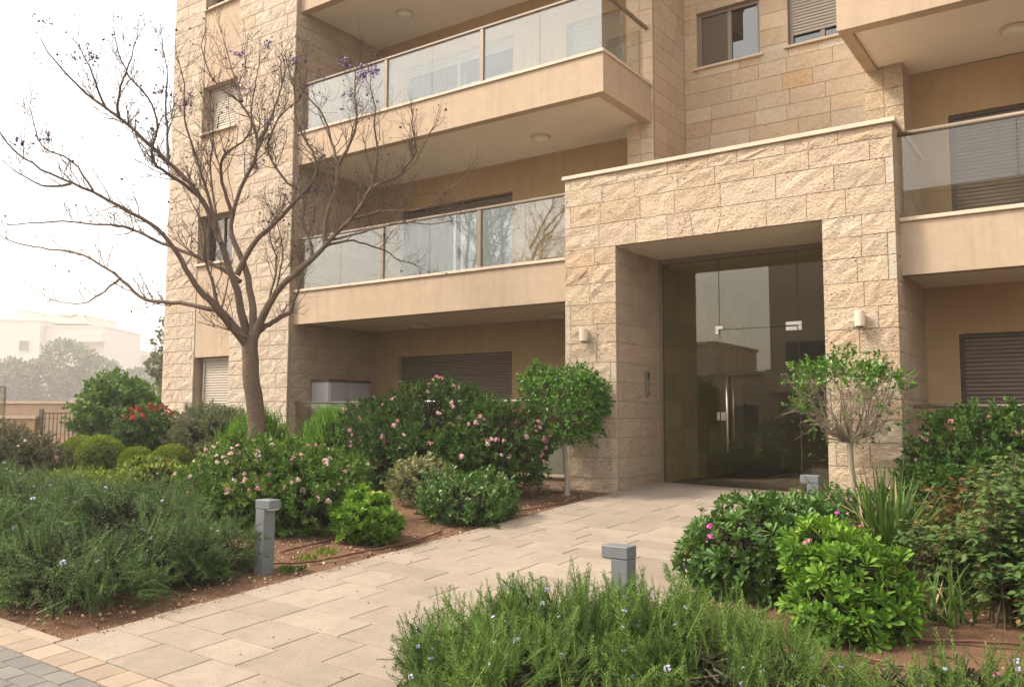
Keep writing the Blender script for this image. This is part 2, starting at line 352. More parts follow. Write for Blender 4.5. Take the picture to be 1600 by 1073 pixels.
def sheet(name, x0, x1, y0, y1, dz, mat, th=0.03, nxs=10, nys=10):
    """a thin bed following the sloping ground"""
    X, Y = np.meshgrid(np.linspace(x0, x1, nxs), np.linspace(y0, y1, nys), indexing='ij')
    T = np.stack([X, Y, hv(X, Y)+dz], -1).reshape(-1, 3); i = np.arange(nxs*nys).reshape(nxs, nys)
    F = np.stack([i[:-1, :-1], i[1:, :-1], i[1:, 1:], i[:-1, 1:]], -1).reshape(-1, 4)
    o = mesh_np(name, T, F, mat); return tag(o, kind='structure')
def paver(name, mat, parent, x0, x1, y0, y1, top=0.0, th=0.03, ch=0.004, tilt=0.0):
    """one slab: chamfered top, following the slope of the ground, hand-laid unevenness"""
    a = [(x0, y0), (x1, y0), (x1, y1), (x0, y1)]
    b = [(x0+ch, y0+ch), (x1-ch, y0+ch), (x1-ch, y1-ch), (x0+ch, y1-ch)]
    t = [random.uniform(-tilt, tilt) for _ in range(4)]
    cx, cyy = (x0+x1)/2, (y0+y1)/2; c = (cx, cyy, gz(cx, cyy))
    V = [(x-cx, y-cyy, gz(x, y)+top-th-c[2]) for x, y in a] + [(x-cx, y-cyy, gz(x, y)+top-ch+tt-c[2]) for (x, y), tt in zip(a, t)] + [(x-cx, y-cyy, gz(x, y)+top+tt-c[2]) for (x, y), tt in zip(b, t)]
    F = [(0, 1, 5, 4), (1, 2, 6, 5), (2, 3, 7, 6), (3, 0, 4, 7), (4, 5, 9, 8), (5, 6, 10, 9), (6, 7, 11, 10), (7, 4, 8, 11), (8, 9, 10, 11)]
    me = bpy.data.meshes.new(name); me.from_pydata(V, [], F); me.materials.append(MATS[mat])
    o = bpy.data.objects.new(name, me); link(o, parent); o.location = c
    return o
random.seed(11)
PX0, PX1 = -5.09, -2.42
path = sheet('path', PX0+0.01, PX1-0.01, 2.63, 12.2, -0.018, 'joint_sand')
y = 2.635; row = 0
while y < 10.88:
    d = random.choice([0.295, 0.30, 0.345, 0.35, 0.40]); y1 = min(y+d, 10.885)
    if y1 > 10.8: y1 = 10.885
    x = PX0 + random.uniform(-0.012, 0.01); first = True
    while x < PX1-0.02:
        w = random.choice([0.40, 0.46, 0.5, 0.56, 0.6, 0.64])
        if first: w = random.choice([0.22, 0.30, 0.42, 0.55]); first = False
        x1 = x+w
        if PX1-x1 < 0.16: x1 = PX1
        g_ = random.uniform(0.0032, 0.006)
        paver('slab', 'slab_stone', path, x+g_, x1-g_, y+g_, y1-g_, tilt=0.0014, ch=0.004)
        x = x1
    y = y1; row += 1
# border course of small blocks between path, beds and pavement
border = sheet('border_course', -9.0, 1.0, 2.44, 2.63, -0.014, 'joint_sand', nxs=30)
x = -9.0
while x < -2.2:
    w = random.uniform(0.17, 0.215); paver('block', 'border_stone', border, x+0.003, x+w-0.003, 2.445, 2.628, tilt=0.002); x += w
kerb = sheet('bed_edging', -9.0, -5.1, 2.632, 2.705, -0.012, 'joint_sand', nxs=20)
x = -9.0
while x < -5.15:
    w = min(0.5, -5.1-x); paver('edging_block', 'border_stone', kerb, x+0.003, x+w-0.003, 2.635, 2.70, top=-0.001, tilt=0.002); x += w
pav = sheet('pavement', -60, 40, -6, 2.44, -0.014, 'grey_paver', nxs=120, nys=20)
r = 0; y = 2.435
while y > 1.85:
    x = -7.4 + (0.10 if r % 2 else 0.0)
    while x < -3.3:
        paver('paver', 'grey_paver', pav, x+0.003, x+0.197, y-0.117, y-0.003, tilt=0.0015); x += 0.2
    y -= 0.12; r += 1

# ------------------------------------------------------------------ the apartment building
B = thing('apartment_building', 'four-storey stone and plaster apartment building with glass balconies and a stone entrance portal', 'building')
STONES = []      # (weight in view, verts, faces, smooth flags, tone, material, parent)
CAMP = np.array([0, 0, H])
def proj_weight(c, area, nrm):
    d = c - CAMP; k = d @ _f
    if k < 0.5: return -1
    px = 800 + 1326.7*(d @ _r)/k; py = 536.5 - 1326.7*(d @ _u)/k
    if not (-20 < px < 1620 and -20 < py < 1093): return -1
    dist = np.linalg.norm(d); cosv = -(d @ nrm)/dist
    return area*cosv/dist**2 if cosv > 0 else -1
def stone_block(O, U, Nn, u0, u1, z0, z1, relief, depth, rng, tone, mat, parent, slant=(0, 0), smooth_piece=False):
    """one quarry-faced stone: a pitched, uneven front on a squared block"""
    w, h = u1-u0, z1-z0
    nu, nv = (4, 3) if w > 0.3 else (3, 3)
    if smooth_piece: nu, nv, relief = 1, 1, 0.0
    V = []; base = rng.uniform(0.0, 0.16)*relief
    for j in range(nv+1):
        for i in range(nu+1):
            a, b = i/nu, j/nv
            if 0 < i < nu: a += rng.uniform(-0.3, 0.3)/nu
            if 0 < j < nv: b += rng.uniform(-0.3, 0.3)/nv
            edge = (i in (0, nu)) or (j in (0, nv))
            p = (rng.uniform(-0.06, 0.10) if edge else rng.uniform(-0.35, 0.55))*relief + base
            sl = slant[0]*(1-a) + slant[1]*a
            uu = u0 + a*w + sl*(b-0.5)
            V.append((O[0]+U[0]*uu+Nn[0]*p, O[1]+U[1]*uu+Nn[1]*p, z0+b*h))
    F = []; sm = []
    idx = lambda i, j: j*(nu+1)+i
    for j in range(nv):
        for i in range(nu):
            F.append((idx(i, j), idx(i+1, j), idx(i+1, j+1), idx(i, j+1))); sm.append(False)
    k = len(V)
    for a, b in ((0, 0), (1, 0), (1, 1), (0, 1)):
        sl = slant[0]*(1-a) + slant[1]*a; uu = u0+a*w+sl*(b-0.5)
        V.append((O[0]+U[0]*uu-Nn[0]*depth, O[1]+U[1]*uu-Nn[1]*depth, z0+b*h))
    F.append(tuple([k+1, k] [::-1]) + tuple(idx(i, 0) for i in range(nu, -1, -1))); F.append(tuple([k+2, k+1][::-1]) + tuple(idx(nu, j) for j in range(nv, -1, -1)))
    F.append(tuple([k+3, k+2][::-1]) + tuple(idx(i, nv) for i in range(0, nu+1))); F.append(tuple([k, k+3][::-1]) + tuple(idx(0, j) for j in range(0, nv+1)))
    sm += [False]*4
    c = np.array(V[:k]).mean(0); wgt = proj_weight(c, w*h, np.array([Nn[0], Nn[1], 0]))
    STONES.append((wgt, V, F, sm, tone, mat, parent))
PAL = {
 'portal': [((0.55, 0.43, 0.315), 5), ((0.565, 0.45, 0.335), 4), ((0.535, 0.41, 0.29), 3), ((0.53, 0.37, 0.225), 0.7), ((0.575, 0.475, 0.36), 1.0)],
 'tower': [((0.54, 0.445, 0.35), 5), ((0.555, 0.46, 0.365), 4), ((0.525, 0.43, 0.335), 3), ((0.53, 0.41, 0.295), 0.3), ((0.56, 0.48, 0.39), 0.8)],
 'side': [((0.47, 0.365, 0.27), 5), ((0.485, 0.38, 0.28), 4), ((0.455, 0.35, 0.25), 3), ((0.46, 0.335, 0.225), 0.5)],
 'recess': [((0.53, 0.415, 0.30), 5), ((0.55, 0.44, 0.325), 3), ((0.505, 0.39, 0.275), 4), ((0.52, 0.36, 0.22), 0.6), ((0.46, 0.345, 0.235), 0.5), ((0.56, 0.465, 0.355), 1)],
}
def pick_tone(rng, pal):
    P = PAL[pal]; w = np.array([q[1] for q in P], float); c = np.array(P[rng.choice(len(P), p=w/w.sum())][0])*np.array([1.0, 0.993, 0.97])
    return np.clip(c*rng.uniform(0.95, 1.05)*(1+rng.uniform(-0.015, 0.015, 3)), 0, 1)
def stone_wall(O, U, Nn, width, courses, holes=(), pal='portal', relief=0.02, depth=0.055, seed=0, wmin=0.30, wmax=0.74, mat='rough_stone', thick=0.18, arch=None, quoin=0.0, name='stone_wall', J=0.0036):
    """courses: rising joint heights (world z). holes: (u0,u1,z0,z1). The wall body is a backing of mortar; the stones are its pieces."""
    rng = np.random.RandomState(seed)
    mb = MB(); segs = []
    for za, zb in zip(courses[:-1], courses[1:]):
        cuts = sorted(set([0.0, width] + [min(max(q, 0), width) for h in holes for q in h[:2] if h[2] < zb-0.01 and h[3] > za+0.01]))
        for ua, ub in zip(cuts[:-1], cuts[1:]):
            if ub-ua < 0.02: continue
            parts = [(za, zb)]
            for h in holes:
                if h[0] < (ua+ub)/2 < h[1]:
                    nxt = []
                    for a, b in parts:
                        if h[3] <= a+0.005 or h[2] >= b-0.005: nxt.append((a, b)); continue
                        if h[2] > a+0.03: nxt.append((a, h[2]))
                        if h[3] < b-0.03: nxt.append((h[3], b))
                    parts = nxt
            for a, b in parts: segs.append((ua, ub, a, b))
    for ua, ub, a, b in segs:
        q = []
        for uu, dd in ((ua, 0.010), (ub, 0.010), (ub, thick), (ua, thick)):
            q.append((O[0]+U[0]*uu-Nn[0]*dd, O[1]+U[1]*uu-Nn[1]*dd))
        i = len(mb.v)
        mb.v += [(x, y, a) for x, y in q] + [(x, y, b) for x, y in q]
        mb.f += [tuple(i+k for k in t) for t in ((0, 1, 5, 4), (1, 2, 6, 5), (2, 3, 7, 6), (3, 0, 4, 7), (4, 5, 6, 7), (3, 2, 1, 0))]
    wall = mb.build(name, 'mortar', B)
    for ua, ub, a, b in segs:
        us = [ua]; isarch = arch is not None and abs(a-arch[0]) < 0.02 and ub-ua > 1.0
        if isarch:
            us = [ua] + [q for q in arch[1] if ua+0.1 < q < ub-0.1]
        else:
            while ub-us[-1] > wmax:
                s_ = rng.uniform(wmin, wmax)
                if ub-(us[-1]+s_) < 0.17: s_ *= 0.6
                us.append(us[-1]+s_)
            if ub-us[-1] > wmax*0.95: us.append((us[-1]+ub)/2)
        us.append(ub)
        for k in range(len(us)-1):
            u0, u1 = us[k], us[k+1]
            if u1-u0 < 0.05: continue
            sl = (0, 0)
            if isarch:
                mid = arch[2]
                sl = tuple((0.055 if q > mid else -0.055) if abs(q-mid) < 0.25 else 0.0 for q in (u0, u1))      # only the keystone is wedge-shaped
            sq = quoin and (u1-u0) > 0.34 and not isarch
            lo, hi = u0, u1
            if sq and k == 0 and rng.rand() < quoin:           # narrow dressed end piece at a corner
                stone_block(O, U, Nn, lo+J, lo+0.085-J, a+J, b-J, 0.003, depth, rng, np.array((0.50, 0.425, 0.33))*rng.uniform(0.92, 1.04), 'dressed_stone', wall, smooth_piece=True); lo += 0.085
            if sq and k == len(us)-2 and rng.rand() < quoin:
                stone_block(O, U, Nn, hi-0.085+J, hi-J, a+J, b-J, 0.003, depth, rng, np.array((0.50, 0.425, 0.33))*rng.uniform(0.92, 1.04), 'dressed_stone', wall, smooth_piece=True); hi -= 0.085
            stone_block(O, U, Nn, lo+J, hi-J, a+J, b-J, relief, depth, rng, pick_tone(rng, pal), mat, wall, slant=sl)
    return wall
def rng_courses(z0, z1, step, seed, jit=0.02):
    r_ = np.random.RandomState(seed); c = [z0]
    while c[-1] < z1-step*0.6: c.append(c[-1]+step+r_.uniform(-jit, jit))
    c.append(z1) if z1-c[-1] > 0.06 else c.__setitem__(-1, z1)
    return c

# --- entrance portal
PC = [Z(c) for c in (-1.22, -0.97, -0.79, -0.53, -0.274, -0.032, 0.187, 0.43, 0.685, 0.94, 1.18, 1.448, 1.7175, 1.955, 2.182, 2.49, 2.775, 2.995, 3.145)]
PL, PR, OL, OR_, PY = -5.845, -1.745, -5.084, -2.505, 9.60
stone_wall((PL, PY), (1, 0), (0, -1), PR-PL, PC, [(OL-PL, OR_-PL, -5, Z(2.182))], 'portal', 0.028, 0.06, 5, 0.34, 0.72, thick=0.058,
           arch=(Z(2.182), [0.52, 1.05, 1.48, 1.80, 2.16, 2.72, 3.18, 3.60], 1.98), quoin=0.5)
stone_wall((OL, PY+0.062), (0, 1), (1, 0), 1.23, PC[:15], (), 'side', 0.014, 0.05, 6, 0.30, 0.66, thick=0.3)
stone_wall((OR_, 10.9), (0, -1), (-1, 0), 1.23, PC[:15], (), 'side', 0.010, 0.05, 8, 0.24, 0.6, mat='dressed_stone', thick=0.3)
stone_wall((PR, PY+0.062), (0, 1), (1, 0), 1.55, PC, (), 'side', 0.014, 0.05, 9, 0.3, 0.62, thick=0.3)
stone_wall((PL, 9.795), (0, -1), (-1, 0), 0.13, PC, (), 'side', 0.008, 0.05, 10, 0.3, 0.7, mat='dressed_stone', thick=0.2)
cop = MB().box(PL-0.03, PR+0.035, PY-0.035, PY+0.30, Z(3.147), Z(3.197), ch=0.005); cop.box(PR-0.27, PR+0.034, PY+0.302, 11.24, Z(3.147), Z(3.197), ch=0.005)
cop.build('coping', 'coping_stone', B)
box('portal_roof', 'plaster', B, PL+0.02, PR-0.27, PY+0.31, 12.42, Z(2.75), Z(3.05))
box('portal_soffit', 'soffit_paint', B, OL+0.002, OR_-0.002, PY+0.064, 11.2, Z(2.186), Z(2.30))

# --- left tower
TY, TL, TR = 9.70, -15.12, -11.455
TC = rng_courses(Z(-1.0), Z(9.9), 0.247, 21, 0.004)
su0, su1 = 1.0, 2.05                     # the window strip
stone_wall((TL, TY), (1, 0), (0, -1), su0, TC, (), 'tower', 0.024, 0.055, 22, 0.28, 0.66, quoin=0.2, thick=0.053, J=0.005)
stone_wall((TL+su1, TY), (1, 0), (0, -1), TR-TL-su1, TC, (), 'tower', 0.024, 0.055, 25, 0.28, 0.66, quoin=0.25, thick=0.053, J=0.005)
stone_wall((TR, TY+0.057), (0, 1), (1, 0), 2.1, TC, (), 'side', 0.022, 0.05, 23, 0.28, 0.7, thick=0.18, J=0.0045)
stone_wall((TL, 16.0), (0, -1), (-1, 0), 6.25, TC[::2], (), 'tower', 0.012, 0.05, 24, 0.6, 1.2, thick=0.18)
for a, b, nm in ((1.07, 2.80, 0), (3.77, 5.35, 1), (6.32, 7.84, 2), (8.9, 9.9, 3)):
    box('spandrel', 'plaster', B, TL+su0+0.003, TL+su1-0.003, TY+0.012, TY+0.30, Z(a), Z(b))
for zz in (2.80, 5.35, 7.84):
    box('sill', 'coping_stone', B, TL+su0-0.02, TL+su1+0.02, TY-0.045, TY+0.2, Z(zz)+0.002, Z(zz)+0.045, ch=0.004)
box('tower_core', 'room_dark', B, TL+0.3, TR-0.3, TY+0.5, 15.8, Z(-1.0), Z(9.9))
for x0 in (TL+su0-0.10, TL+su1):
    box('reveal', 'plaster', B, x0+0.003, x0+0.097, TY+0.057, TY+0.30, Z(-1.0), Z(9.9))

# --- windows with roller shutters
def slats(parent, x0, x1, z0, z1, yface, mat, pitch=0.048):
    """each slat of a lowered roller shutter is a bowed strip"""
    n = int((z1-z0)/pitch); me = None
    for k in range(n):
        za = z1-(k+1)*pitch
        if me is None:
            m = MB(); prof = [(0.0, 0.0), (-0.010, 0.006), (-0.014, pitch*0.45), (-0.010, pitch*0.82), (0.0, pitch*0.95)]
            for i in range(4):
                (y0, a), (y1, b) = prof[i], prof[i+1]
                m.poly([(x0, y0, a), (x1, y0, a), (x1, y1, b), (x0, y1, b)])
            m.poly([(x1, 0.004, 0), (x0, 0.004, 0), (x0, 0.004, pitch*0.95), (x1, 0.004, pitch*0.95)])
            me = bpy.data.meshes.new('slat'); me.from_pydata(m.v, [], m.f); me.materials.append(MATS[mat])
        o = bpy.data.objects.new('slat', me); link(o, parent); o.location = (0, yface, za)
def window(x0, x1, z0, z1, yw, kind, mat='shutter_taupe', frame='aluminium_taupe', gap=0.0, sill=True, fw=0.045, shut_frac=1.0, room=True, reveal=0.10):
    """yw: the outer face of the frame. kind: 'shutter' closed, 'glass' two sliding panes, with an optional shutter part way down"""
    w = thing('window', None, None, parent=B)
    f = MB(); f.box(x0, x0+fw, yw, yw+0.07, z0, z1); f.box(x1-fw, x1, yw, yw+0.07, z0, z1); f.box(x0+fw, x1-fw, yw, yw+0.07, z1-fw, z1); f.box(x0+fw, x1-fw, yw, yw+0.07, z0, z0+fw*0.7)
    if kind == 'glass':
        xm = (x0+x1)/2; f.box(xm-0.03, xm+0.03, yw+0.012, yw+0.06, z0+fw*0.7, z1-fw)
    f.build('frame', frame, w)
    zb = z1-fw-(z1-z0-2*fw)*shut_frac
    if shut_frac > 0: slats(w, x0+fw+0.002, x1-fw-0.002, max(zb, z0+gap), z1-fw, yw+(0.008 if kind == 'glass' else 0.03), mat)
    if shut_frac < 1 or gap > 0:
        xm = (x0+x1)/2
        for a, b in ((x0+fw, xm-0.03), (xm+0.03, x1-fw)):
            box('pane', 'window_glass', w, a, b, yw+0.045, yw+0.052, z0+fw*0.7, z1-fw)
    if sill: box('sill', 'coping_stone', w, x0-0.06, x1+0.06, yw-reveal-0.04, yw+0.06, z0-0.042, z0-0.004, ch=0.004)
    return w
window(TL+su0+0.10, TL+su1-0.03, Z(-0.75), Z(1.06), TY+0.14, 'shutter', 'shutter_pale', 'shutter_pale', sill=False)
window(TL+su0+0.05, TL+su1-0.03, Z(2.85), Z(3.76), TY+0.16, 'glass', 'shutter_grey', shut_frac=0.0, sill=False)
window(TL+su0+0.05, TL+su1-0.03, Z(5.40), Z(6.31), TY+0.16, 'shutter', 'shutter_pale', 'shutter_pale', sill=False)
window(TL+su0+0.05, TL+su1-0.03, Z(7.89), Z(8.89), TY+0.16, 'glass', 'shutter_grey', shut_frac=0.0, sill=False)

# --- left bay: back wall with openings, balconies
LB = 11.80
def plaster_wall(x0, x1, z0, z1, yw, openings, mat='plaster_warm', th=0.22):
    m = MB(); zs = sorted(set([z0, z1] + [q for o in openings for q in o[2:]]))
    for a, b in zip(zs[:-1], zs[1:]):
        xs_ = [x0]
        cutl = sorted([o for o in openings if o[2] <= a+1e-6 and o[3] >= b-1e-6])
        for o in cutl: xs_ += [o[0], o[1]]
        xs_.append(x1)
        for k in range(0, len(xs_), 2):
            if xs_[k+1]-xs_[k] > 0.01: m.box(xs_[k], xs_[k+1], yw, yw+th, a, b)
    return m.build('plaster_wall', mat, B)
WX0, WX1 = -10.83, -8.24
ops = [(WX0, WX1, Z(-0.86), Z(1.085)), (WX0, WX1, Z(1.90), Z(3.86)), (WX0, WX1, Z(4.70), Z(6.66)), (-7.15, -6.10, Z(4.70), Z(6.55))]
plaster_wall(-11.45, -5.45, Z(-1.2), Z(10.0), LB, ops)
window(WX0+0.005, WX1-0.005, Z(-0.86), Z(1.08), LB+0.09, 'shutter', 'shutter_taupe', 'shutter_taupe', sill=False)
window(WX0+0.005, WX1-0.005, Z(1.90), Z(3.855), LB+0.09, 'glass', 'shutter_taupe', 'dark_frame', shut_frac=0.10, sill=False)
window(WX0+0.005, WX1-0.005, Z(4.70), Z(6.655), LB+0.09, 'glass', 'shutter_grey', 'shutter_grey', shut_frac=0.10, sill=False)
window(-7.145, -6.105, Z(4.70), Z(6.545), LB+0.09, 'shutter', 'shutter_grey', 'shutter_grey', sill=False)
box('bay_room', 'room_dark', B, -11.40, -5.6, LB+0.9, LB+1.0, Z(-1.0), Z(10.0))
cu = MB()
for k in range(26):
    x = -10.7 + k*0.045; dx = 0.0225
    for a, b, za, zb in ((0, 1, 1.92, 3.8), (0, 1, 4.72, 6.6)):
        cu.poly([(x, LB+0.33+(k % 2)*0.03, Z(za)), (x+0.045, LB+0.33+((k+1) % 2)*0.03, Z(za)), (x+0.045, LB+0.33+((k+1) % 2)*0.03, Z(zb)), (x, LB+0.33+(k % 2)*0.03, Z(zb))])
cu.build('curtain', 'curtain', B)

def balcony(x0, x1, zb, zt, zr, yf, yb, side=None, posts=(), joints=(), rail='flat', glass='balcony_glass', right_end=None, postmat='aluminium_taupe'):
    """zb underside, zt top of the coping, zr top of the rail; side: x of an exposed right-hand end"""
    b = thing('balcony', None, None, parent=B)
    xe = x1
    m = MB(); m.box(x0, xe, yf, yf+0.15, zb, zt-0.045)
    m.build('parapet', 'plaster', b)
    if side:
        box('parapet', 'plaster', b, xe-0.15, xe, yf+0.152, side, zb, zt-0.045)
    box('slab', 'soffit_paint', b, x0, xe-(0.152 if side else 0.0), yf+0.152, yb, zb+0.035, zb+0.26)
    n = max(2, int(round((xe-x0)/1.45))); stp = (xe+0.025-x0)/n if side else (xe-x0)/n
    for k in range(n):
        box('coping', 'coping_stone', b, x0+k*stp+0.002, x0+(k+1)*stp-0.002, yf-0.028, yf+0.19, zt-0.043, zt, ch=0.004)
    if side: box('coping', 'coping_stone', b, xe-0.19, xe+0.0245, yf+0.193, side+0.0, zt-0.043, zt, ch=0.004)
    yg = yf+0.06
    ends = sorted([x0+0.03] + list(posts) + list(joints) + [xe-0.05 if side else xe-0.004])
    for a, c in zip(ends[:-1], ends[1:]):
        a2 = a+(0.037 if a in posts else 0.004); c2 = c-(0.037 if c in posts else 0.004)
        box('glass_pane', glass, b, a2, c2, yg, yg+0.011, zt+0.012, zr-0.03)
    for p in posts: box('post', postmat, b, p-0.035, p+0.035, yg-0.022, yg+0.034, zt+0.001, zr-0.036, ch=0.004)
    if rail == 'flat':
        rm = MB().box(x0+0.02, xe-0.03 if side else xe, yg-0.028, yg+0.042, zr-0.035, zr, ch=0.005)
        if side: rm.box(xe-0.092, xe-0.025, yg+0.044, side+0.0, zr-0.035, zr, ch=0.005)
        rm.build('handrail', 'aluminium_taupe', b)
    else:
        MB().tube([(x0-0.002, yg, zr-0.025), (xe, yg, zr-0.025)], 0.028, 12).build('handrail', 'aluminium_taupe', b, smooth=True)
    if side:
        ym = yg+0.60
        for a, c in ((yg+0.016, ym-0.004), (ym+0.004, side-0.14)):
            box('glass_pane', 'balcony_glass_bronze', b, xe-0.064, xe-0.053, a, c, zt+0.012, zr-0.034)
    return b
YF = 9.80
bal1 = balcony(-11.452, PL-0.004, Z(1.55), Z(2.15), Z(3.06), YF, LB, None, (-9.43, -7.475), (-10.39, -8.45, -6.66))
bal2 = balcony(-11.452, -5.36, Z(4.353), Z(4.945), Z(5.825), YF, LB, 11.266, (-9.41, -7.45), (-10.4, -8.43, -6.42))
bal3 = balcony(-11.452, -5.36, Z(7.15), Z(7.75), Z(8.65), YF, LB, 11.266, (-9.41, -7.45), (-10.4, -8.43, -6.42))
# --- column and return wall beside the left bay, recessed wall with two windows
CC = rng_courses(Z(2.6), Z(9.9), 0.252, 31, 0.02)
stone_wall((-5.762, 11.27), (1, 0), (0, -1), 0.44, CC, (), 'recess', 0.010, 0.05, 32, 0.2, 0.44, mat='dressed_stone', thick=0.048, quoin=0.4)
stone_wall((-5.322, 11.322), (0, 1), (1, 0), 1.128, CC, (), 'side', 0.007, 0.05, 33, 0.26, 0.6, mat='dressed_stone', thick=0.3)
w1 = (0.215, 1.23, Z(5.515), Z(6.42)); w2 = (1.66, 2.62, Z(5.52), Z(6.95))
stone_wall((-5.322, 12.45), (1, 0), (0, -1), 3.5, CC, [w1, w2], 'recess', 0.014, 0.05, 34, 0.32, 0.8, mat='dressed_stone', thick=0.2)
ww = window(-5.322+w1[0]+0.004, -5.322+w1[1]-0.004, w1[2]+0.004, w1[3]-0.004, 12.53, 'glass', shut_frac=0.0, fw=0.05, reveal=0.09)
box('insect_screen', 'screen_mesh', ww, -5.322+w1[0]+0.06, -5.322+w1[0]+0.48, 12.545, 12.551, w1[2]+0.05, w1[3]-0.07)
window(-5.322+w2[0]+0.004, -5.322+w2[1]-0.004, w2[2]+0.004, w2[3]-0.004, 12.53, 'glass', 'shutter_grey', shut_frac=0.93, gap=0.12, fw=0.05, reveal=0.09)
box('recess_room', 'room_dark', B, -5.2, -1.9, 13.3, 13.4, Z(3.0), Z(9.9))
# --- right bay
stone_wall((-2.36, 11.25), (1, 0), (0, -1), 0.46, CC[:9], (), 'recess', 0.014, 0.05, 41, 0.2, 0.46, thick=0.048)
stone_wall((-1.90, 11.302), (0, 1), (1, 0), 0.46, CC[:9], (), 'side', 0.008, 0.05, 42, 0.3, 0.6, mat='dressed_stone', thick=0.2)
RB, RBU = 11.20, 11.75
plaster_wall(-1.80, 4.5, Z(-1.2), Z(1.60), RB, [(-1.39, 1.3, Z(-0.9), Z(0.975))])
plaster_wall(-2.0, 4.5, Z(1.60), Z(4.42), RBU, [(-1.475, 1.2, Z(1.95), Z(3.80))])
window(-1.385, 1.295, Z(-0.9), Z(0.97), RB+0.03, 'shutter', 'shutter_taupe', 'dark_frame', sill=False)
window(-1.47, 1.195, Z(1.95), Z(3.795), RBU+0.03, 'shutter', 'shutter_taupe', 'dark_frame', sill=False)
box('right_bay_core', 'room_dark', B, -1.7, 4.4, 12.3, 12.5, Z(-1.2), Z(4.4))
bal4 = balcony(PR+0.004, 4.5, Z(1.512), Z(2.135), Z(3.10), YF, RBU, None, (), (-0.62, 0.55, 1.7, 2.9), rail='round', glass='balcony_glass_bronze')
# upper right balcony: parapet with a deep edge beam
ub = thing('balcony', None, None, parent=B)
box('parapet', 'plaster', ub, -2.33, 4.5, YF, YF+0.17, Z(4.385), Z(5.6))
box('parapet', 'plaster', ub, -2.33, -2.20, YF+0.172, 11.24, Z(4.385), Z(5.6))
box('slab', 'soffit_paint', ub, -2.198, 4.5, YF+0.172, RBU, Z(4.43), Z(4.66))
box('upper_core', 'plaster', B, -2.1, 4.5, RBU+0.0, 12.6, Z(4.66), Z(9.9))
# --- ground floor terraces behind low glass
def terrace(x0, x1, zr, joints, zb):
    b = thing('terrace_balustrade', None, None, parent=B)
    box('plinth', 'plaster', b, x0, x1, YF+0.02, YF+0.17, Z(-1.25), zb-0.035)
    box('coping', 'coping_stone', b, x0, x1, YF-0.01, YF+0.20, zb-0.034, zb, ch=0.004)
    e = [x0+0.02]+list(joints)+[x1-0.01]
    for a, c in zip(e[:-1], e[1:]): box('glass_pane', 'balcony_glass_bronze', b, a+0.004, c-0.004, YF+0.075, YF+0.086, zb+0.01, zr-0.03)
    MB().tube([(x0+0.0, YF+0.08, zr-0.02), (x1, YF+0.08, zr-0.02)], 0.022, 12).build('handrail', 'steel', b, smooth=True)
    return b
terrace(-11.45, PL-0.004, Z(0.225), (-10.1, -8.7, -7.3), Z(-0.80))
terrace(PR+0.06, 4.5, Z(0.135), (-0.55, 0.6, 1.8), Z(-0.80))
box('terrace_floor', 'border_stone', B, -11.44, -5.9, YF+0.171, LB, Z(-1.2), Z(-0.88))
box('terrace_floor', 'border_stone', B, PR+0.06, 4.5, YF+0.171, RB, Z(-1.2), Z(-0.92))
box('roof', 'plaster', B, TL, 4.5, YF+0.2, 17.0, Z(9.9), Z(10.2))
box('rear_wall', 'plaster', B, TL+0.2, 4.5, 16.0, 16.3, Z(-1.2), Z(9.9))
box('end_wall', 'plaster', B, 4.5, 4.8, YF, 16.3, Z(-1.2), Z(9.9))

# --- lobby behind the entrance glass
GY = 10.90
box('lobby_floor', 'slab_stone', B, OL+0.002, 1.0, GY+0.06, 16.0, gz(-4, 10.9)-0.16, gz(-4, 10.9)-0.03)
def lobby_wall(O, U, Nn, width, seed):
    r_ = np.random.RandomState(seed); V = []; F = []; T = []
    z = Z(-0.93)
    while z < Z(2.18):
        h_ = 0.38; u = 0.0
        while u < width:
            w_ = min(r_.uniform(0.35, 0.62), width-u); i = len(V)
            for a, b in ((u+0.001, z+0.001), (u+w_-0.001, z+0.001), (u+w_-0.001, min(z+h_, Z(2.19))-0.001), (u+0.001, min(z+h_, Z(2.19))-0.001)):
                V.append((O[0]+U[0]*a, O[1]+U[1]*a, b))
            F.append((i, i+1, i+2, i+3)); T += [np.array((0.66, 0.57, 0.42))*r_.uniform(0.7, 1.1)]*4; u += w_
        z += h_
    return mesh_np('lobby_wall', V, F, 'lobby_wall', B, tone=np.array(T))
lobby_wall((OL+0.001, GY+0.08), (0, 1), (1, 0), 3.2, 3)
box('lobby_side', 'lobby_dark', B, OL-0.30, OL-0.02, GY+0.02, 14.2, Z(-1.2), Z(2.3))
box('lobby_back', 'lobby_dark', B, OL-0.3, 1.2, 15.4, 15.7, Z(-1.2), Z(2.75))
box('lobby_side', 'lobby_dark', B, 1.0, 1.2, 11.9, 15.4, Z(-1.2), Z(2.75))
box('lobby_ceiling', 'soffit_paint', B, OL+0.0, 1.0, 11.21, 15.4, Z(2.10), Z(2.30))
box('lobby_side', 'lobby_dark', B, OR_-0.001+0.32, 1.0, GY+0.9, GY+1.1, Z(-1.2), Z(2.1))

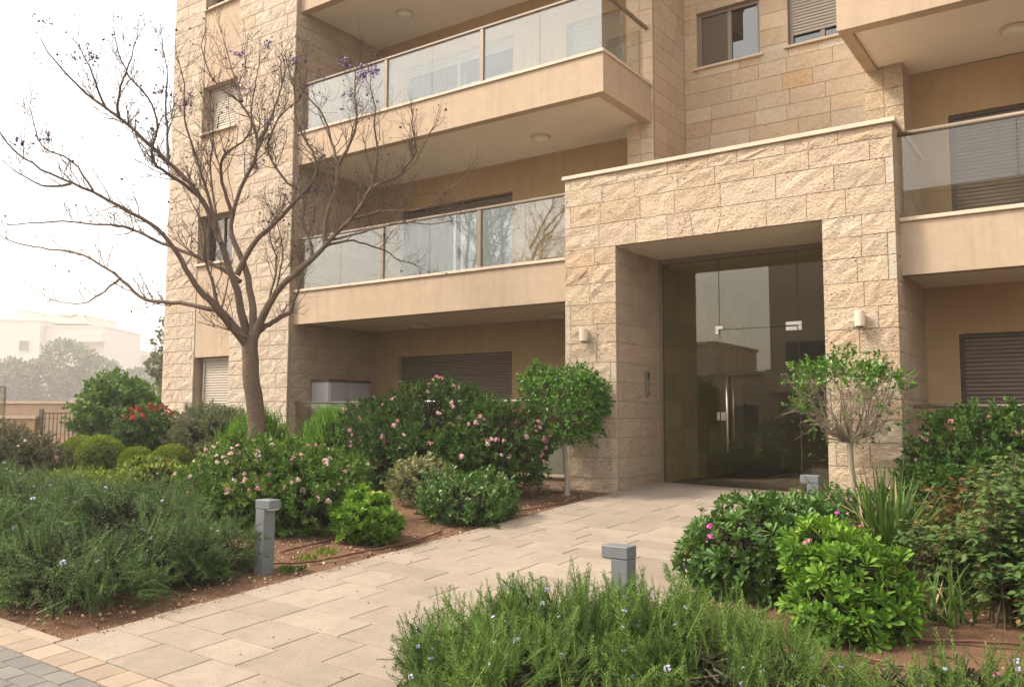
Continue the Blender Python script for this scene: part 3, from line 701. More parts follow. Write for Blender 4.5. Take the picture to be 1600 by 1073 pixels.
# --- entrance glazing: fixed lights and a pivoting glass door
eg = thing('entrance_glazing', None, None, parent=B)
fr = MB(); zf = gz(-4, 10.9)-0.02
fr.box(OL+0.002, OL+0.045, GY-0.03, GY+0.04, zf-0.05, Z(2.182)); fr.box(OL+0.045, OR_-0.002, GY-0.03, GY+0.04, Z(2.118), Z(2.182)); fr.box(OL+0.045, -4.21, GY-0.012, GY+0.02, zf-0.05, zf+0.012)
fr.build('frame', 'aluminium_taupe', eg)
DXL, DXR, DZT = -4.212, -3.168, Z(1.155)
zb_ = zf+0.012
box('glass_pane', 'door_glass', eg, OL+0.047, DXL-0.003, GY, GY+0.011, zb_, Z(2.116))
box('glass_pane', 'door_glass', eg, DXL+0.001, DXR-0.001, GY, GY+0.011, DZT+0.004, Z(2.116))
box('glass_pane', 'door_glass', eg, DXR+0.003, OR_-0.004, GY, GY+0.011, zf-0.04, Z(2.116))
for x in (DXL-0.001, DXR+0.001):                        # sealed edges between the lights
    box('glazing_seal', 'dark_frame', eg, x-0.004, x+0.003, GY-0.002, GY+0.013, DZT+0.01 if x < -4 else zf, Z(2.115))
box('frame_clip', 'dark_frame', eg, OL+0.046, OL+0.075, GY-0.02, GY-0.001, Z(1.06), Z(1.15))
gd = thing('glass_door', None, None, parent=B)
box('door_pane', 'door_glass', gd, DXL+0.004, DXR-0.004, GY, GY+0.011, zf-0.022, DZT-0.004)
def fitting(name, rects):
    m = MB()
    for x0, x1, z0, z1 in rects: m.box(x0, x1, GY-0.018, GY-0.001, z0, z1, ch=0.003)
    return m.build(name, 'steel', gd)
fitting('patch_fitting', [(DXL-0.055, DXL+0.055, DZT+0.006, DZT+0.052), (DXL-0.055, DXL-0.006, DZT-0.065, DZT+0.005)])
fitting('hinge', [(DXR-0.155, DXR+0.05, DZT+0.006, DZT+0.055), (DXR-0.155, DXR-0.006, DZT-0.06, DZT-0.008), (DXR+0.002, DXR+0.05, DZT-0.06, DZT+0.004)])
fitting('floor_hinge', [(DXR-0.155, DXR-0.006, zf-0.018, zf+0.045)])
fitting('lock', [(DXL-0.05, DXL-0.006, Z(-0.055), Z(0.055)), (DXL+0.006, DXL+0.085, Z(-0.055), Z(0.055))])
hm = MB(); hm.tube([(-4.105, GY-0.062, Z(-0.48)), (-4.105, GY-0.062, Z(0.53))], 0.017, 14)
for zz in (-0.33, 0.40): hm.tube([(-4.105, GY-0.062, Z(zz)), (-4.105, GY+0.0, Z(zz))], 0.011, 10)
hm.tube([(-4.062, GY+0.066, Z(-0.48)), (-4.062, GY+0.066, Z(0.53))], 0.017, 14)
hm.build('pull_handle', 'steel', gd, smooth=True)

# --- place the stones: the 300 that show largest singly, the rest as one piece of masonry
STONES.sort(key=lambda q: -q[0])
def stone_obj(name, q, parent):
    _, V, F, sm, tone, mat, par = q
    V = np.array(V); c = V.mean(0); me = bpy.data.meshes.new(name)
    me.from_pydata((V-c).tolist(), [], F); me.polygons.foreach_set('use_smooth', np.array(sm))
    a = me.attributes.new('tone', 'FLOAT_COLOR', 'POINT'); a.data.foreach_set('color', np.tile(np.r_[tone, 1.0], (len(V), 1)).astype(np.float32).ravel())
    me.materials.append(MATS[mat]); o = bpy.data.objects.new(name, me); link(o, parent); o.location = c
for q in STONES[:300]: stone_obj('stone', q, q[6])
for matn in ('rough_stone', 'dressed_stone'):
    V = []; F = []; sm = []; T = []
    for q in STONES[300:]:
        if q[5] != matn: continue
        i = len(V); V += q[1]; F += [tuple(k+i for k in f) for f in q[2]]; sm += q[3]; T += [np.r_[q[4], 1.0]]*len(q[1])
    me = bpy.data.meshes.new('masonry'); me.from_pydata(V, [], F); me.polygons.foreach_set('use_smooth', np.array(sm))
    a = me.attributes.new('tone', 'FLOAT_COLOR', 'POINT'); a.data.foreach_set('color', np.array(T, np.float32).ravel())
    me.materials.append(MATS[matn]); tag(link(bpy.data.objects.new('masonry', me), B), kind='stuff')

# ------------------------------------------------------------------ fittings on the building
def ceiling_light(x, y, z, label):
    o = thing('ceiling_light', label, 'ceiling light', (x, y, z), 'round ceiling lights under the balconies')
    MB().lathe((x, y, z), [(0.150, 0.0), (0.155, -0.012), (0.150, -0.032), (0.135, -0.036)][::-1], 28).build('ring', 'lamp_ring', o, smooth=True)
    MB().lathe((x, y, z-0.034), [(0.004, -0.046), (0.05, -0.043), (0.09, -0.033), (0.118, -0.016), (0.128, -0.001)], 28).build('diffuser', 'lamp_diffuser', o, smooth=True)
ceiling_light(-10.0, 10.92, Z(7.185), 'round ceiling light under the topmost balcony beside the tower')
ceiling_light(-7.12, 10.98, Z(4.388), 'round ceiling light under the overhanging corner balcony')
ceiling_light(-9.75, 11.15, Z(1.585), 'round ceiling light over the ground terrace shutter')
ceiling_light(-6.95, 11.2, Z(1.585), 'round ceiling light half hidden behind the stone portal pillar')
ceiling_light(-0.66, 10.95, Z(4.43), 'round ceiling light under the balcony right of the portal')
def wall_lamp(x, label):
    z = Z(1.045); o = thing('wall_lamp', label, 'wall lamp', (x, PY, z), 'lamps on the portal pillars')
    y = PY-0.028
    MB().box(x-0.035, x+0.035, y-0.002, PY-0.002, z-0.06, z+0.06, ch=0.003).build('back_plate', 'lamp_body', o)
    MB().lathe((x, y-0.052, z), [(0.048, -0.085), (0.052, -0.080), (0.052, 0.080), (0.048, 0.085)], 24).build('housing', 'lamp_body', o, smooth=False)
    MB().lathe((x, y-0.052, z-0.0852), [(0.034, -0.012), (0.036, -0.0005)], 18).build('lens', 'black_plastic', o)
wall_lamp(-5.52, 'small beige cylinder lamp on the left portal pillar')
wall_lamp(-2.12, 'small beige cylinder lamp on the right portal pillar')
ic = thing('intercom', 'slim dark intercom panel on the inner left wall of the entrance', 'intercom', (OL+0.012, 10.45, Z(0.43)))
xx = OL+0.016
MB().box(xx-0.008, xx+0.018, 10.405, 10.495, Z(0.27), Z(0.605), ch=0.003).build('plate', 'intercom_face', ic)
MB().box(xx+0.0185, xx+0.024, 10.417, 10.483, Z(0.50), Z(0.585), ch=0.002).build('camera_window', 'black_plastic', ic)
MB().box(xx+0.0185, xx+0.023, 10.417, 10.483, Z(0.33), Z(0.48), ch=0.002).build('keypad', 'aluminium_taupe', ic)
MB().box(xx+0.0185, xx+0.024, 10.417, 10.483, Z(0.283), Z(0.315), ch=0.002).build('reader', 'red_plastic', ic)
# storage cabinet on the left terrace
cx0, cx1, cy0, cy1 = -11.42, -11.00, 10.22, 11.20
cb = thing('storage_cabinet', 'grey two-door plastic storage cabinet with dark brown lid on the left terrace', 'cabinet', (cx0, cy0, Z(-0.88)))
box('body', 'cabinet_grey', cb, cx0, cx1, cy0, cy1, Z(-0.88), Z(0.575))
box('lid', 'cabinet_lid', cb, cx0-0.01, cx1+0.035, cy0-0.025, cy1+0.02, Z(0.577), Z(0.62), ch=0.008)
for a, b in ((cy0+0.015, (cy0+cy1)/2-0.006), ((cy0+cy1)/2+0.006, cy1-0.015)):
    d = box('door', 'cabinet_grey', cb, cx1+0.002, cx1+0.022, a, b, Z(-0.84), Z(0.56), ch=0.006)
    MB().box(cx1+0.0225, cx1+0.026, a+0.05, b-0.05, Z(-0.6), Z(0.45), ch=0.002).build('door_panel', 'cabinet_grey', d)
# lounge chair seen through the terrace glass
ch = thing('garden_chair', 'grey plastic chair seen through the terrace glass by the left pillar', 'chair', (-6.4, 10.15, Z(-0.88)))
m = MB(); pr = []
for k in range(11):
    t = k/10; a = math.pi*t
    pr.append((-6.75+0.36-0.36*math.cos(a)*1.0, 0.0, 0.55*math.sin(a)**0.6))
for k in range(10):
    p, q = pr[k], pr[k+1]
    m.poly([(p[0], 10.05, Z(-0.82)), (q[0], 10.05, Z(-0.82)), (q[0], 10.14, Z(-0.82)+q[2]), (p[0], 10.14, Z(-0.82)+p[2])])
    m.poly([(q[0], 10.09, Z(-0.82)), (p[0], 10.09, Z(-0.82)), (p[0], 10.18, Z(-0.82)+p[2]), (q[0], 10.18, Z(-0.82)+q[2])])
    m.poly([(p[0], 10.14, Z(-0.82)+p[2]), (q[0], 10.14, Z(-0.82)+q[2]), (q[0], 10.18, Z(-0.82)+q[2]), (p[0], 10.18, Z(-0.82)+p[2])])
m.build('backrest', 'chair_plastic', ch, smooth=False)
MB().box(-6.74, -6.05, 10.19, 10.62, Z(-0.52), Z(-0.47), ch=0.01).build('seat', 'chair_plastic', ch)
for x in (-6.72, -6.09):
    for y_ in (10.21, 10.58): MB().tube([(x, y_, Z(-0.88)), (x+0.02, y_, Z(-0.52))], 0.022, 8).build('leg', 'chair_plastic', ch)
# pot with a trailing plant on the right balcony
pt = thing('potted_plant', 'low grey plant in a pale bowl behind the right balcony glass', 'plant', (-1.28, 10.25, Z(1.80)))
MB().lathe((-1.28, 10.25, Z(1.772)), [(0.09, 0.0), (0.15, 0.16), (0.17, 0.42), (0.16, 0.43), (0.10, 0.40)], 20).build('bowl', 'ceramic_white', pt, smooth=True)

def bollard(x, y, label):
    z = gz(x, y); o = thing('bollard_light', label, 'bollard', (x, y, z), 'square bollard lights along the path')
    hgt = 0.55
    MB().box(x-0.028, x+0.078, y-0.055, y+0.055, z-0.05, z+hgt-0.072, ch=0.004).build('post', 'bollard_paint', o)
    MB().box(x-0.088, x+0.080, y-0.058, y+0.058, z+hgt-0.070, z+hgt, ch=0.004).build('head', 'bollard_paint', o)
    MB().box(x-0.080, x-0.034, y-0.045, y+0.045, z+hgt-0.078, z+hgt-0.0705).build('diffuser', 'lamp_diffuser', o)
    return o
def bollard_left(x, y, label):
    o = bollard(x, y, label)
    for c in o.children:                       # the head points towards the path
        for v in c.data.vertices: v.co.x = -v.co.x
        c.data.flip_normals()
    return o
bollard_left(-5.46, 4.46, 'grey square bollard light beside the low rosemary at the left path edge')
bollard(-2.345, 4.45, 'dark grey bollard light rising behind the front rosemary at the right path edge')
bollard(-2.285, 8.15, 'grey bollard light close to the glass door at the right path edge')

# ------------------------------------------------------------------ foliage tools
def frames(D, rng, hint=None):
    D = D/(np.linalg.norm(D, axis=1)[:, None]+1e-9)
    h = rng.normal(size=D.shape) if hint is None else hint + rng.normal(size=D.shape)*0.35
    X = np.cross(D, h); X /= np.linalg.norm(X, axis=1)[:, None]+1e-9
    Zv = np.cross(X, D)
    return np.stack([X, D, Zv], -1)            # template x, y (along the leaf), z (up side)
class Leaves:
    def __init__(s): s.V = []; s.F = []; s.T = []; s.n = 0
    def add(s, tv, tf, pos, M, size, tone):
        n = len(pos); k = len(tv); size = np.broadcast_to(size, (n,))
        V = pos[:, None] + np.einsum('nij,kj->nki', M, tv)*size[:, None, None]
        F = tf[None] + (np.arange(n)*k)[:, None, None] + s.n
        s.V.append(V.reshape(-1, 3)); s.F.append(F.reshape(-1, tf.shape[1])); s.T.append(np.repeat(tone, k)); s.n += n*k
    def build(s, name, mat, parent, smooth=False):
        return mesh_np(name, np.concatenate(s.V), np.concatenate(s.F), mat, parent, tone=np.concatenate(s.T), smooth=smooth)
# leaf shapes (length 1 along y)
LEAF4 = (np.array([(0, 0, 0), (0.27, 0.5, 0.07), (0, 1, -0.04), (-0.27, 0.5, 0.07)]), np.array([(0, 1, 2), (0, 2, 3)]))
OVATE = (np.array([(0, 0, 0), (0.24, 0.3, 0.07), (0.26, 0.62, 0.05), (0, 1, -0.10), (-0.26, 0.62, 0.05), (-0.24, 0.3, 0.07), (0, 0.5, 0.0)]),
         np.array([(0, 1, 6), (1, 2, 6), (2, 3, 6), (3, 4, 6), (4, 5, 6), (5, 0, 6)]))
SPOON = (np.array([(0, 0, 0), (0.06, 0.3, 0.02), (0.155, 0.68, 0.06), (0.07, 0.95, 0.0), (-0.07, 0.95, 0.0), (-0.155, 0.68, 0.06), (-0.06, 0.3, 0.02), (0, 0.65, -0.02)]),
         np.array([(0, 1, 7), (1, 2, 7), (2, 3, 7), (3, 4, 7), (4, 5, 7), (5, 6, 7), (6, 0, 7)]))
LANCE = (np.array([(0, 0, 0), (0.11, 0.4, 0.03), (0, 1, -0.03), (-0.11, 0.4, 0.03)]), np.array([(0, 1, 2), (0, 2, 3)]))
def rosette(leaf, n, spread, seed, curl=0.0):
    """a whorl of leaves round a shoot tip, axis along y"""
    r = np.random.RandomState(seed); V = []; F = []; k = 0
    for i in range(n):
        a = 2.4*i + r.uniform(-0.3, 0.3); e = spread*(0.35+0.65*(1-i/n)) + r.uniform(-0.12, 0.12); L = (0.75+0.35*(1-i/n))*r.uniform(0.85, 1.1)
        d = np.array([math.sin(e)*math.cos(a), math.cos(e), math.sin(e)*math.sin(a)])
        upv = np.array([0, 1.0, 0]) - d*d[1]; upv /= np.linalg.norm(upv)+1e-9
        x = np.cross(d, upv)
        V.append(leaf[0] @ np.stack([x, d, upv]) * L + np.array([0, 0.10*i/n, 0])); F.append(leaf[1]+k); k += len(leaf[0])
    return np.concatenate(V), np.concatenate(F)
def shoot(n, nl, seed, bend=0.25, wid=0.014, ang=0.9, quad=True, taper=0.5):
    """a stem set with needles all round, length 1 along y, bending towards +z"""
    r = np.random.RandomState(seed); V = []; F = []; k = 0
    for i in range(n):
        t = (i+r.uniform(0, 0.8))/n; a = 2.4*i + r.uniform(-0.4, 0.4)
        p = np.array([0, t, bend*t*t]); ax = np.array([0, 1, 2*bend*t]); ax /= np.linalg.norm(ax)
        e = ang*(1-0.40*t) + r.uniform(-0.15, 0.15)
        s1 = np.array([1.0, 0, 0]); s2 = np.cross(ax, s1)
        rad = math.cos(a)*s1 + math.sin(a)*s2; d = math.cos(e)*ax + math.sin(e)*rad
        L = nl*(1-taper*t)*r.uniform(0.8, 1.15); w = np.cross(d, rad); w /= np.linalg.norm(w)+1e-9
        V += [p-w*wid*0.5, p+d*L*0.55-w*wid*0.62, p+d*L, p+d*L*0.55+w*wid*0.62]; F.append((k, k+1, k+2, k+3)); k += 4
    q = [np.array([0, t, bend*t*t]) for t in (0, 1.0)]; w = wid*0.9          # the stem itself, a thin prism
    for j in range(2):
        rr = w*(1-0.7*j)
        for b in range(3): V.append(q[j]+np.array([math.cos(2.094*b)*rr, 0, math.sin(2.094*b)*rr]))
    for b in range(3): F.append((k+b, k+(b+1) % 3, k+3+(b+1) % 3, k+3+b))
    return np.array(V), np.array(F)
def on_lobes(rng, n, lobes, base, inner=0.72, zmin=-0.05, lumps=14, lump_amp=0.22):
    """points and outward directions on the lumpy outside of a group of ellipsoid lobes (dx,dy,cz,rx,ry,rz); points inside another lobe are dropped"""
    P = []; D = []
    L = np.array(lobes, float); area = (L[:, 3]*L[:, 4]+L[:, 3]*L[:, 5]+L[:, 4]*L[:, 5]); cnt = (area/area.sum()*n*1.7).astype(int)+4
    for q, c in zip(L, cnt):
        d = rng.normal(size=(c, 3)); d /= np.linalg.norm(d, axis=1)[:, None]
        bc = rng.normal(size=(lumps, 3)); bc /= np.linalg.norm(bc, axis=1)[:, None]
        am = rng.uniform(-1, 1, lumps)
        bump = (np.exp(-(1-d @ bc.T)/0.07)*am[None]).sum(1)
        rad = (1+lump_amp*np.clip(bump, -1, 1.2))*(inner+(1-inner)*rng.rand(c)**0.55)
        p = q[:3] + d*q[3:6]*rad[:, None]
        out = d/q[3:6]; out /= np.linalg.norm(out, axis=1)[:, None]
        keep = p[:, 2] > zmin
        for r2 in L:
            if r2 is q: continue
            keep &= (((p-r2[:3])/r2[3:6])**2).sum(1) > 0.55
        P.append(p[keep]); D.append(out[keep])
    P = np.concatenate(P); D = np.concatenate(D); i = rng.permutation(len(P))[:n]
    return P[i] + np.array(base), D[i]
def flower_mesh(name, mat, n=12, r=0.018, petal=0.014, dome=0.5, seed=0):
    rng = np.random.RandomState(seed); d = rng.normal(size=(n, 3)); d[:, 2] = np.abs(d[:, 2])*dome+0.15; d /= np.linalg.norm(d, axis=1)[:, None]
    M = frames(np.cross(d, rng.normal(size=d.shape)), rng, d)
    tv = np.array([(-0.5, -0.5, 0), (0.5, -0.5, 0), (0.6, 0.5, 0.15), (-0.6, 0.5, 0.15)]); tf = np.array([(0, 1, 2, 3)])
    V = (d*r)[:, None] + np.einsum('nij,kj->nki', M, tv)*petal; F = tf[None] + (np.arange(n)*4)[:, None, None]
    me = bpy.data.meshes.new(name); me.from_pydata(V.reshape(-1, 3).tolist(), [], F.reshape(-1, 4).tolist())
    a = me.attributes.new('tone', 'FLOAT', 'POINT'); a.data.foreach_set('value', np.repeat(rng.uniform(0, 0.95, n), 4).astype(np.float32))
    me.materials.append(MATS[mat]); return me
FL = {'pink': [flower_mesh('flower', 'pink_petal', 14, 0.020, 0.016, 0.6, s) for s in range(3)],
      'pale': [flower_mesh('flower', 'pale_petal', 14, 0.020, 0.016, 0.6, s+5) for s in range(3)],
      'magenta': [flower_mesh('flower', 'magenta_petal', 16, 0.016, 0.024, 0.15, s+9) for s in range(2)],
      'blue': [flower_mesh('flower', 'blue_petal', 9, 0.016, 0.013, 1.5, s+12) for s in range(3)],
      'red': [flower_mesh('flower', 'red_leaf', 26, 0.055, 0.026, 0.7, s+15) for s in range(3)]}
def flowers(root, kind, P, D, rng, size=1.0):
    for p, d in zip(P, D):
        o = bpy.data.objects.new('flower', FL[kind][rng.randint(len(FL[kind]))]); link(o, root)
        o.location = Vector(p) - Vector(root.location); o.scale = [size*rng.uniform(0.7, 1.3)]*3
        o.rotation_euler = (Vector(d)+Vector((0, 0, 0.6))).to_track_quat('Z', 'Y').to_euler()
def stems(root, rng, base, tips, mat='stem', r0=0.012, sag=0.0):
    T = Tubes()
    for t in tips:
        b = np.array(base) + np.r_[rng.normal(size=2)*0.05, 0]; b[2] = base[2]-0.02
        m = (b*0.55+t*0.45) + np.r_[rng.normal(size=2)*0.03, 0.05]
        T.add([b, m, t], [r0, r0*0.7, r0*0.35], 4)
    return T.build('stem', mat, root)
def inner_fill(root, rng, lobes, base, density, size, mat='shade_fill'):
    """dark twig-like strips added inside a shrub to block light and deepen shade"""
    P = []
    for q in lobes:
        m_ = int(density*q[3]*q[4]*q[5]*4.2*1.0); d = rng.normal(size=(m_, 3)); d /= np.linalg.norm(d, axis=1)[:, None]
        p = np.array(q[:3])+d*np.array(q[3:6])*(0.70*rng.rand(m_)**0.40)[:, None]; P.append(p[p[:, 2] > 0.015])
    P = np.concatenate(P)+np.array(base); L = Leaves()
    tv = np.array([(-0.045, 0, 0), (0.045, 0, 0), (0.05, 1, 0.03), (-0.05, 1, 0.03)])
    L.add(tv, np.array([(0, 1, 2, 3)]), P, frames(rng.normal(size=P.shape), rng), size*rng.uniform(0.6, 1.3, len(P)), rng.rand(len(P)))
    return tag(L.build('shade_fill_twigs', mat, root), kind='stuff')
def bush(name, label, cat, xy, lobes, mat, n, size, seed, leaf=LEAF4, group=None, up=0.35, inner=0.7, flower=None, tone_up=0.25, jitter=0.8, nstem=14, stem_r=0.010, lump_amp=0.22, rmat='stem', dz=0.0, kindof='leaf', fill=5200):
    """loose-leaved shrub: leaves turned outwards and up in lumpy masses round branching stems"""
    rng = np.random.RandomState(seed); base = (xy[0], xy[1], gz(*xy)-0.03+dz)
    root = thing(name, label, cat, base, group)
    P, D = on_lobes(rng, n, lobes, base, inner, lump_amp=lump_amp)
    d = D*(1-up) + np.array([0, 0, up]) + rng.normal(size=D.shape)*jitter*0.5
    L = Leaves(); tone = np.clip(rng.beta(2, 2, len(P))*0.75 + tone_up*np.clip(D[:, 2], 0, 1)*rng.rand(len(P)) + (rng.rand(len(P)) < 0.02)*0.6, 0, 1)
    if kindof == 'leaf':
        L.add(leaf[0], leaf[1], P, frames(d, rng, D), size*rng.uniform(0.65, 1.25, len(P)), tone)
    else:
        nv = len(leaf)
        for k, (tv, tf) in enumerate(leaf):
            s = slice(k, None, nv)
            L.add(tv, tf, P[s], frames(d[s], rng), size*rng.uniform(0.55, 1.35, len(P[s])), tone[s])
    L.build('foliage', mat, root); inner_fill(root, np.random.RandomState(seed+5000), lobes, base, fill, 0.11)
    k = rng.choice(len(P), min(nstem, len(P)), replace=False)
    stems(root, rng, base, P[k] - D[k]*0.04, rmat, stem_r)
    for fk, cnt, zlo, sz in (flower or ()):
        hi = np.where(P[:, 2]-base[2] > zlo)[0]; hi = np.repeat(rng.choice(hi, min(max(1, cnt//2), len(hi)), replace=False), 2)
        # flower heads stand just proud of the leaves, often in twos and threes
        Q = P[hi] + D[hi]*(0.025+size*0.35*(kindof != 'leaf')) + np.array([0, 0, 0.012]) + rng.normal(size=(len(hi), 3))*0.035; flowers(root, fk, Q, D[hi], rng, sz)
    return root
def needle_bush(name, label, cat, xy, lobes, mat, n, length, seed, templates, up=0.55, spread=0.5, group=None, flower=None, inner=0.8, nstem=20, dz=0.0, lump_amp=0.25, lmul=(0.55, 1.35), spray=7, fill=7000):
    rng = np.random.RandomState(seed); base = (xy[0], xy[1], gz(*xy)-0.03+dz)
    root = thing(name, label, cat, base, group)
    # shoots grow in sprays: a handful from each branch end, fanning out, some long, some short
    P, D = on_lobes(rng, max(6, n//spray), lobes, base, inner, lump_amp=lump_amp, lumps=26)
    ue = (up*np.clip((P[:, 2]-base[2]-0.06)/0.22, 0, 1))[:, None]
    d = D*(1-ue) + np.array([0, 0, 1.0])*ue + rng.normal(size=D.shape)*spread*0.5
    d /= np.linalg.norm(d, axis=1)[:, None]
    P = np.repeat(P, spray, 0); D = np.repeat(D, spray, 0); d = np.repeat(d, spray, 0)
    P = P + rng.normal(size=P.shape)*length*0.22; d = d + rng.normal(size=d.shape)*0.30; d /= np.linalg.norm(d, axis=1)[:, None]
    keep = P[:, 2] > base[2]+0.03; P, D, d = P[keep], D[keep], d[keep]
    ln = length*rng.uniform(*lmul, len(P)); tone = np.clip(0.55*rng.rand(len(P)) + 0.45*np.repeat(rng.rand(len(P)//spray+1), spray)[:len(P)], 0, 1)
    L = Leaves(); nt_ = len(templates); P0 = P - d*ln[:, None]*0.7
    for k, (tv, tf) in enumerate(templates):
        s = slice(k, None, nt_); hint = np.tile(np.array([0, 0, 1.0]), (len(P0[s]), 1))
        M = frames(d[s], rng, hint)
        L.add(tv, tf, P0[s], M, ln[s], tone[s])
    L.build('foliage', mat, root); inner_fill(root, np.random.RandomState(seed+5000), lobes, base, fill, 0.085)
    k = rng.choice(len(P), min(nstem, len(P)), replace=False); stems(root, rng, base, P0[k], 'stem', 0.009)
    for fk, cnt, zlo, sz in (flower or ()):
        hi = np.where((P[:, 2]-base[2] > zlo) & (D[:, 1] < 0.4))[0]; hi = rng.choice(hi, min(cnt, len(hi)), replace=False)
        flowers(root, fk, P[hi]-d[hi]*0.03 + rng.normal(size=(len(hi), 3))*0.012, D[hi], rng, sz)
    return root
ROSEM = [shoot(60, 0.165, s, b, 0.0175, 1.15, taper=0.4) for s, b in ((1, 0.05), (2, 0.18), (3, 0.3), (4, -0.05), (5, 0.12), (6, 0.25))]
ROSEL = [shoot(42, 0.165, s, b, 0.022, 1.1, taper=0.4) for s, b in ((11, -0.25), (12, 0.1), (13, -0.4), (14, -0.1), (15, 0.2))]
FEATH = [shoot(26, 0.24, s, b, 0.03, 0.6) for s, b in ((21, 0.05), (22, 0.12), (23, -0.05))]
PITTO = [rosette(SPOON, 9, 1.25, s) for s in range(4)]
PITTB = [rosette(SPOON, 11, 1.05, s+10) for s in range(4)]
SPRIG = [rosette(OVATE, 7, 1.15, s+20) for s in range(4)]

def sprig(leaf, n, lsz, seed, bend=0.1):
    """a leafy twig, length 1 along y: leaves set alternately, opening towards the tip"""
    r = np.random.RandomState(seed); V = []; F = []; k = 0
    for i in range(n):
        t = 0.15+0.85*(i+r.rand()*0.5)/n; a = 2.4*i+r.uniform(-0.5, 0.5); e = 1.25-0.75*t+r.uniform(-0.25, 0.25)
        d = np.array([math.sin(e)*math.cos(a), math.cos(e), math.sin(e)*math.sin(a)]); upv = np.array([0, 1.0, 0])-d*d[1]+r.normal(size=3)*0.25; upv -= d*(upv@d); upv /= np.linalg.norm(upv)+1e-9
        x = np.cross(d, upv); V.append(leaf[0] @ np.stack([x, d, upv])*lsz*r.uniform(0.7, 1.2)+np.array([0, t, bend*t*t])); F.append(leaf[1]+k); k += len(leaf[0])
    q = [np.array([0, t, bend*t*t]) for t in (0, 0.5, 1.0)]; w = 0.016
    for j in range(3):
        for b in range(3): V.append([q[j]+np.array([math.cos(2.094*b), 0, math.sin(2.094*b)])*w*(1-0.3*j)])
    for j in range(2):
        for b in range(3):
            F.append(np.array([(k+j*3+b, k+j*3+(b+1) % 3, k+j*3+3+(b+1) % 3), (k+j*3+b, k+j*3+3+(b+1) % 3, k+j*3+3+b)]))
    return np.concatenate(V), np.concatenate(F)
LTWIG = [sprig(LEAF4, 16, 0.34, s, b) for s, b in ((31, 0.1), (32, -0.1), (33, 0.25), (34, 0.0))]
OTWIG = [sprig(OVATE, 12, 0.36, s, b) for s, b in ((41, 0.1), (42, -0.1), (43, 0.2))]
NTWIG = [sprig(LANCE, 18, 0.40, s, b) for s, b in ((51, 0.1), (52, -0.15), (53, 0.2))]
# ------------------------------------------------------------------ planting left of the path
needle_bush('rosemary_bush', 'spreading dark grey-green rosemary filling the front corner left of the path', 'rosemary', (-6.62, 3.60),
    [(0.55, -0.42, 0.12, 0.76, 0.52, 0.36), (0.74, 0.22, 0.13, 0.56, 0.46, 0.36), (-0.2, 0.40, 0.22, 0.9, 0.6, 0.48), (-0.5, -0.40, 0.17, 0.95, 0.60, 0.44), (-1.5, 0.1, 0.22, 1.0, 0.85, 0.50), (-2.6, 0.5, 0.22, 1.0, 1.0, 0.48), (0.82, 0.54, 0.12, 0.40, 0.38, 0.32)],
    'rosemary_grey_leaf', 7600, 0.205, 101, ROSEL, up=0.30, spread=0.85, flower=[('blue', 90, 0.28, 0.9)], inner=0.80, nstem=60, lump_amp=0.4)
lant_leaf = dict(leaf=LEAF4)
bush('lantana_bush', 'wide low lantana with pale pink flower heads in front of the bare tree', 'lantana', (-7.05, 5.75),
    [(0.0, 0.0, 0.32, 0.72, 0.62, 0.52), (0.52, 0.05, 0.22, 0.56, 0.52, 0.46), (-0.65, 0.1, 0.26, 0.62, 0.55, 0.44), (0.2, 0.30, 0.30, 0.6, 0.5, 0.48)],
    'fresh_lantana_leaf', 2300, 0.125, 102, leaf=LTWIG, kindof='rosette', inner=0.62, lump_amp=0.3, up=0.5, flower=[('pale', 170, 0.30, 0.95), ('pink', 20, 0.3, 0.9)], nstem=26)
bush('lantana_bush', 'tall dense lantana hedge with pink flowers before the left terrace', 'lantana', (-7.0, 8.45),
    [(0.0, 0.0, 0.72, 0.80, 0.62, 0.66), (0.85, 0.0, 0.55, 0.62, 0.58, 0.58), (-0.85, 0.05, 0.58, 0.70, 0.58, 0.60), (0.3, -0.2, 0.35, 0.9, 0.6, 0.45), (-0.6, -0.15, 0.3, 0.9, 0.55, 0.42)],
    'lantana_leaf', 3400, 0.14, 103, leaf=LTWIG, kindof='rosette', inner=0.62, lump_amp=0.34, up=0.45, flower=[('pink', 130, 0.48, 1.05), ('pale', 70, 0.45, 1.05)], nstem=30, stem_r=0.013)
bush('young_shrub', 'small bright green shrub of stiff shoots standing alone on the soil by the path', 'shrub', (-5.62, 5.72),
    [(0, 0, 0.18, 0.28, 0.27, 0.20), (0.12, 0.0, 0.30, 0.14, 0.16, 0.12), (-0.12, 0.05, 0.33, 0.13, 0.14, 0.16), (0.22, -0.02, 0.18, 0.16, 0.16, 0.16)],
    'bright_leaf', 420, 0.075, 104, leaf=PITTB, kindof='rosette', up=0.75, inner=0.55, jitter=0.5, nstem=24)
bush('variegated_shrub', 'rounded grey-yellow variegated shrub before the tall lantana', 'shrub', (-6.42, 7.42),
    [(0, 0, 0.26, 0.36, 0.34, 0.26)], 'variegated_leaf', 420, 0.095, 105, leaf=OTWIG, kindof='rosette', inner=0.6, up=0.4, lump_amp=0.35)
bush('glossy_shrub', 'mid-green glossy shrub spilling to the path edge before the left pillar', 'shrub', (-5.50, 7.02),
    [(0.02, -0.05, 0.16, 0.46, 0.38, 0.24), (-0.34, 0.12, 0.20, 0.32, 0.30, 0.26), (0.08, 0.30, 0.18, 0.34, 0.30, 0.28)],
    'glossy_leaf', 760, 0.105, 106, leaf=OTWIG, kindof='rosette', up=0.65, inner=0.6, lump_amp=0.35, nstem=20)
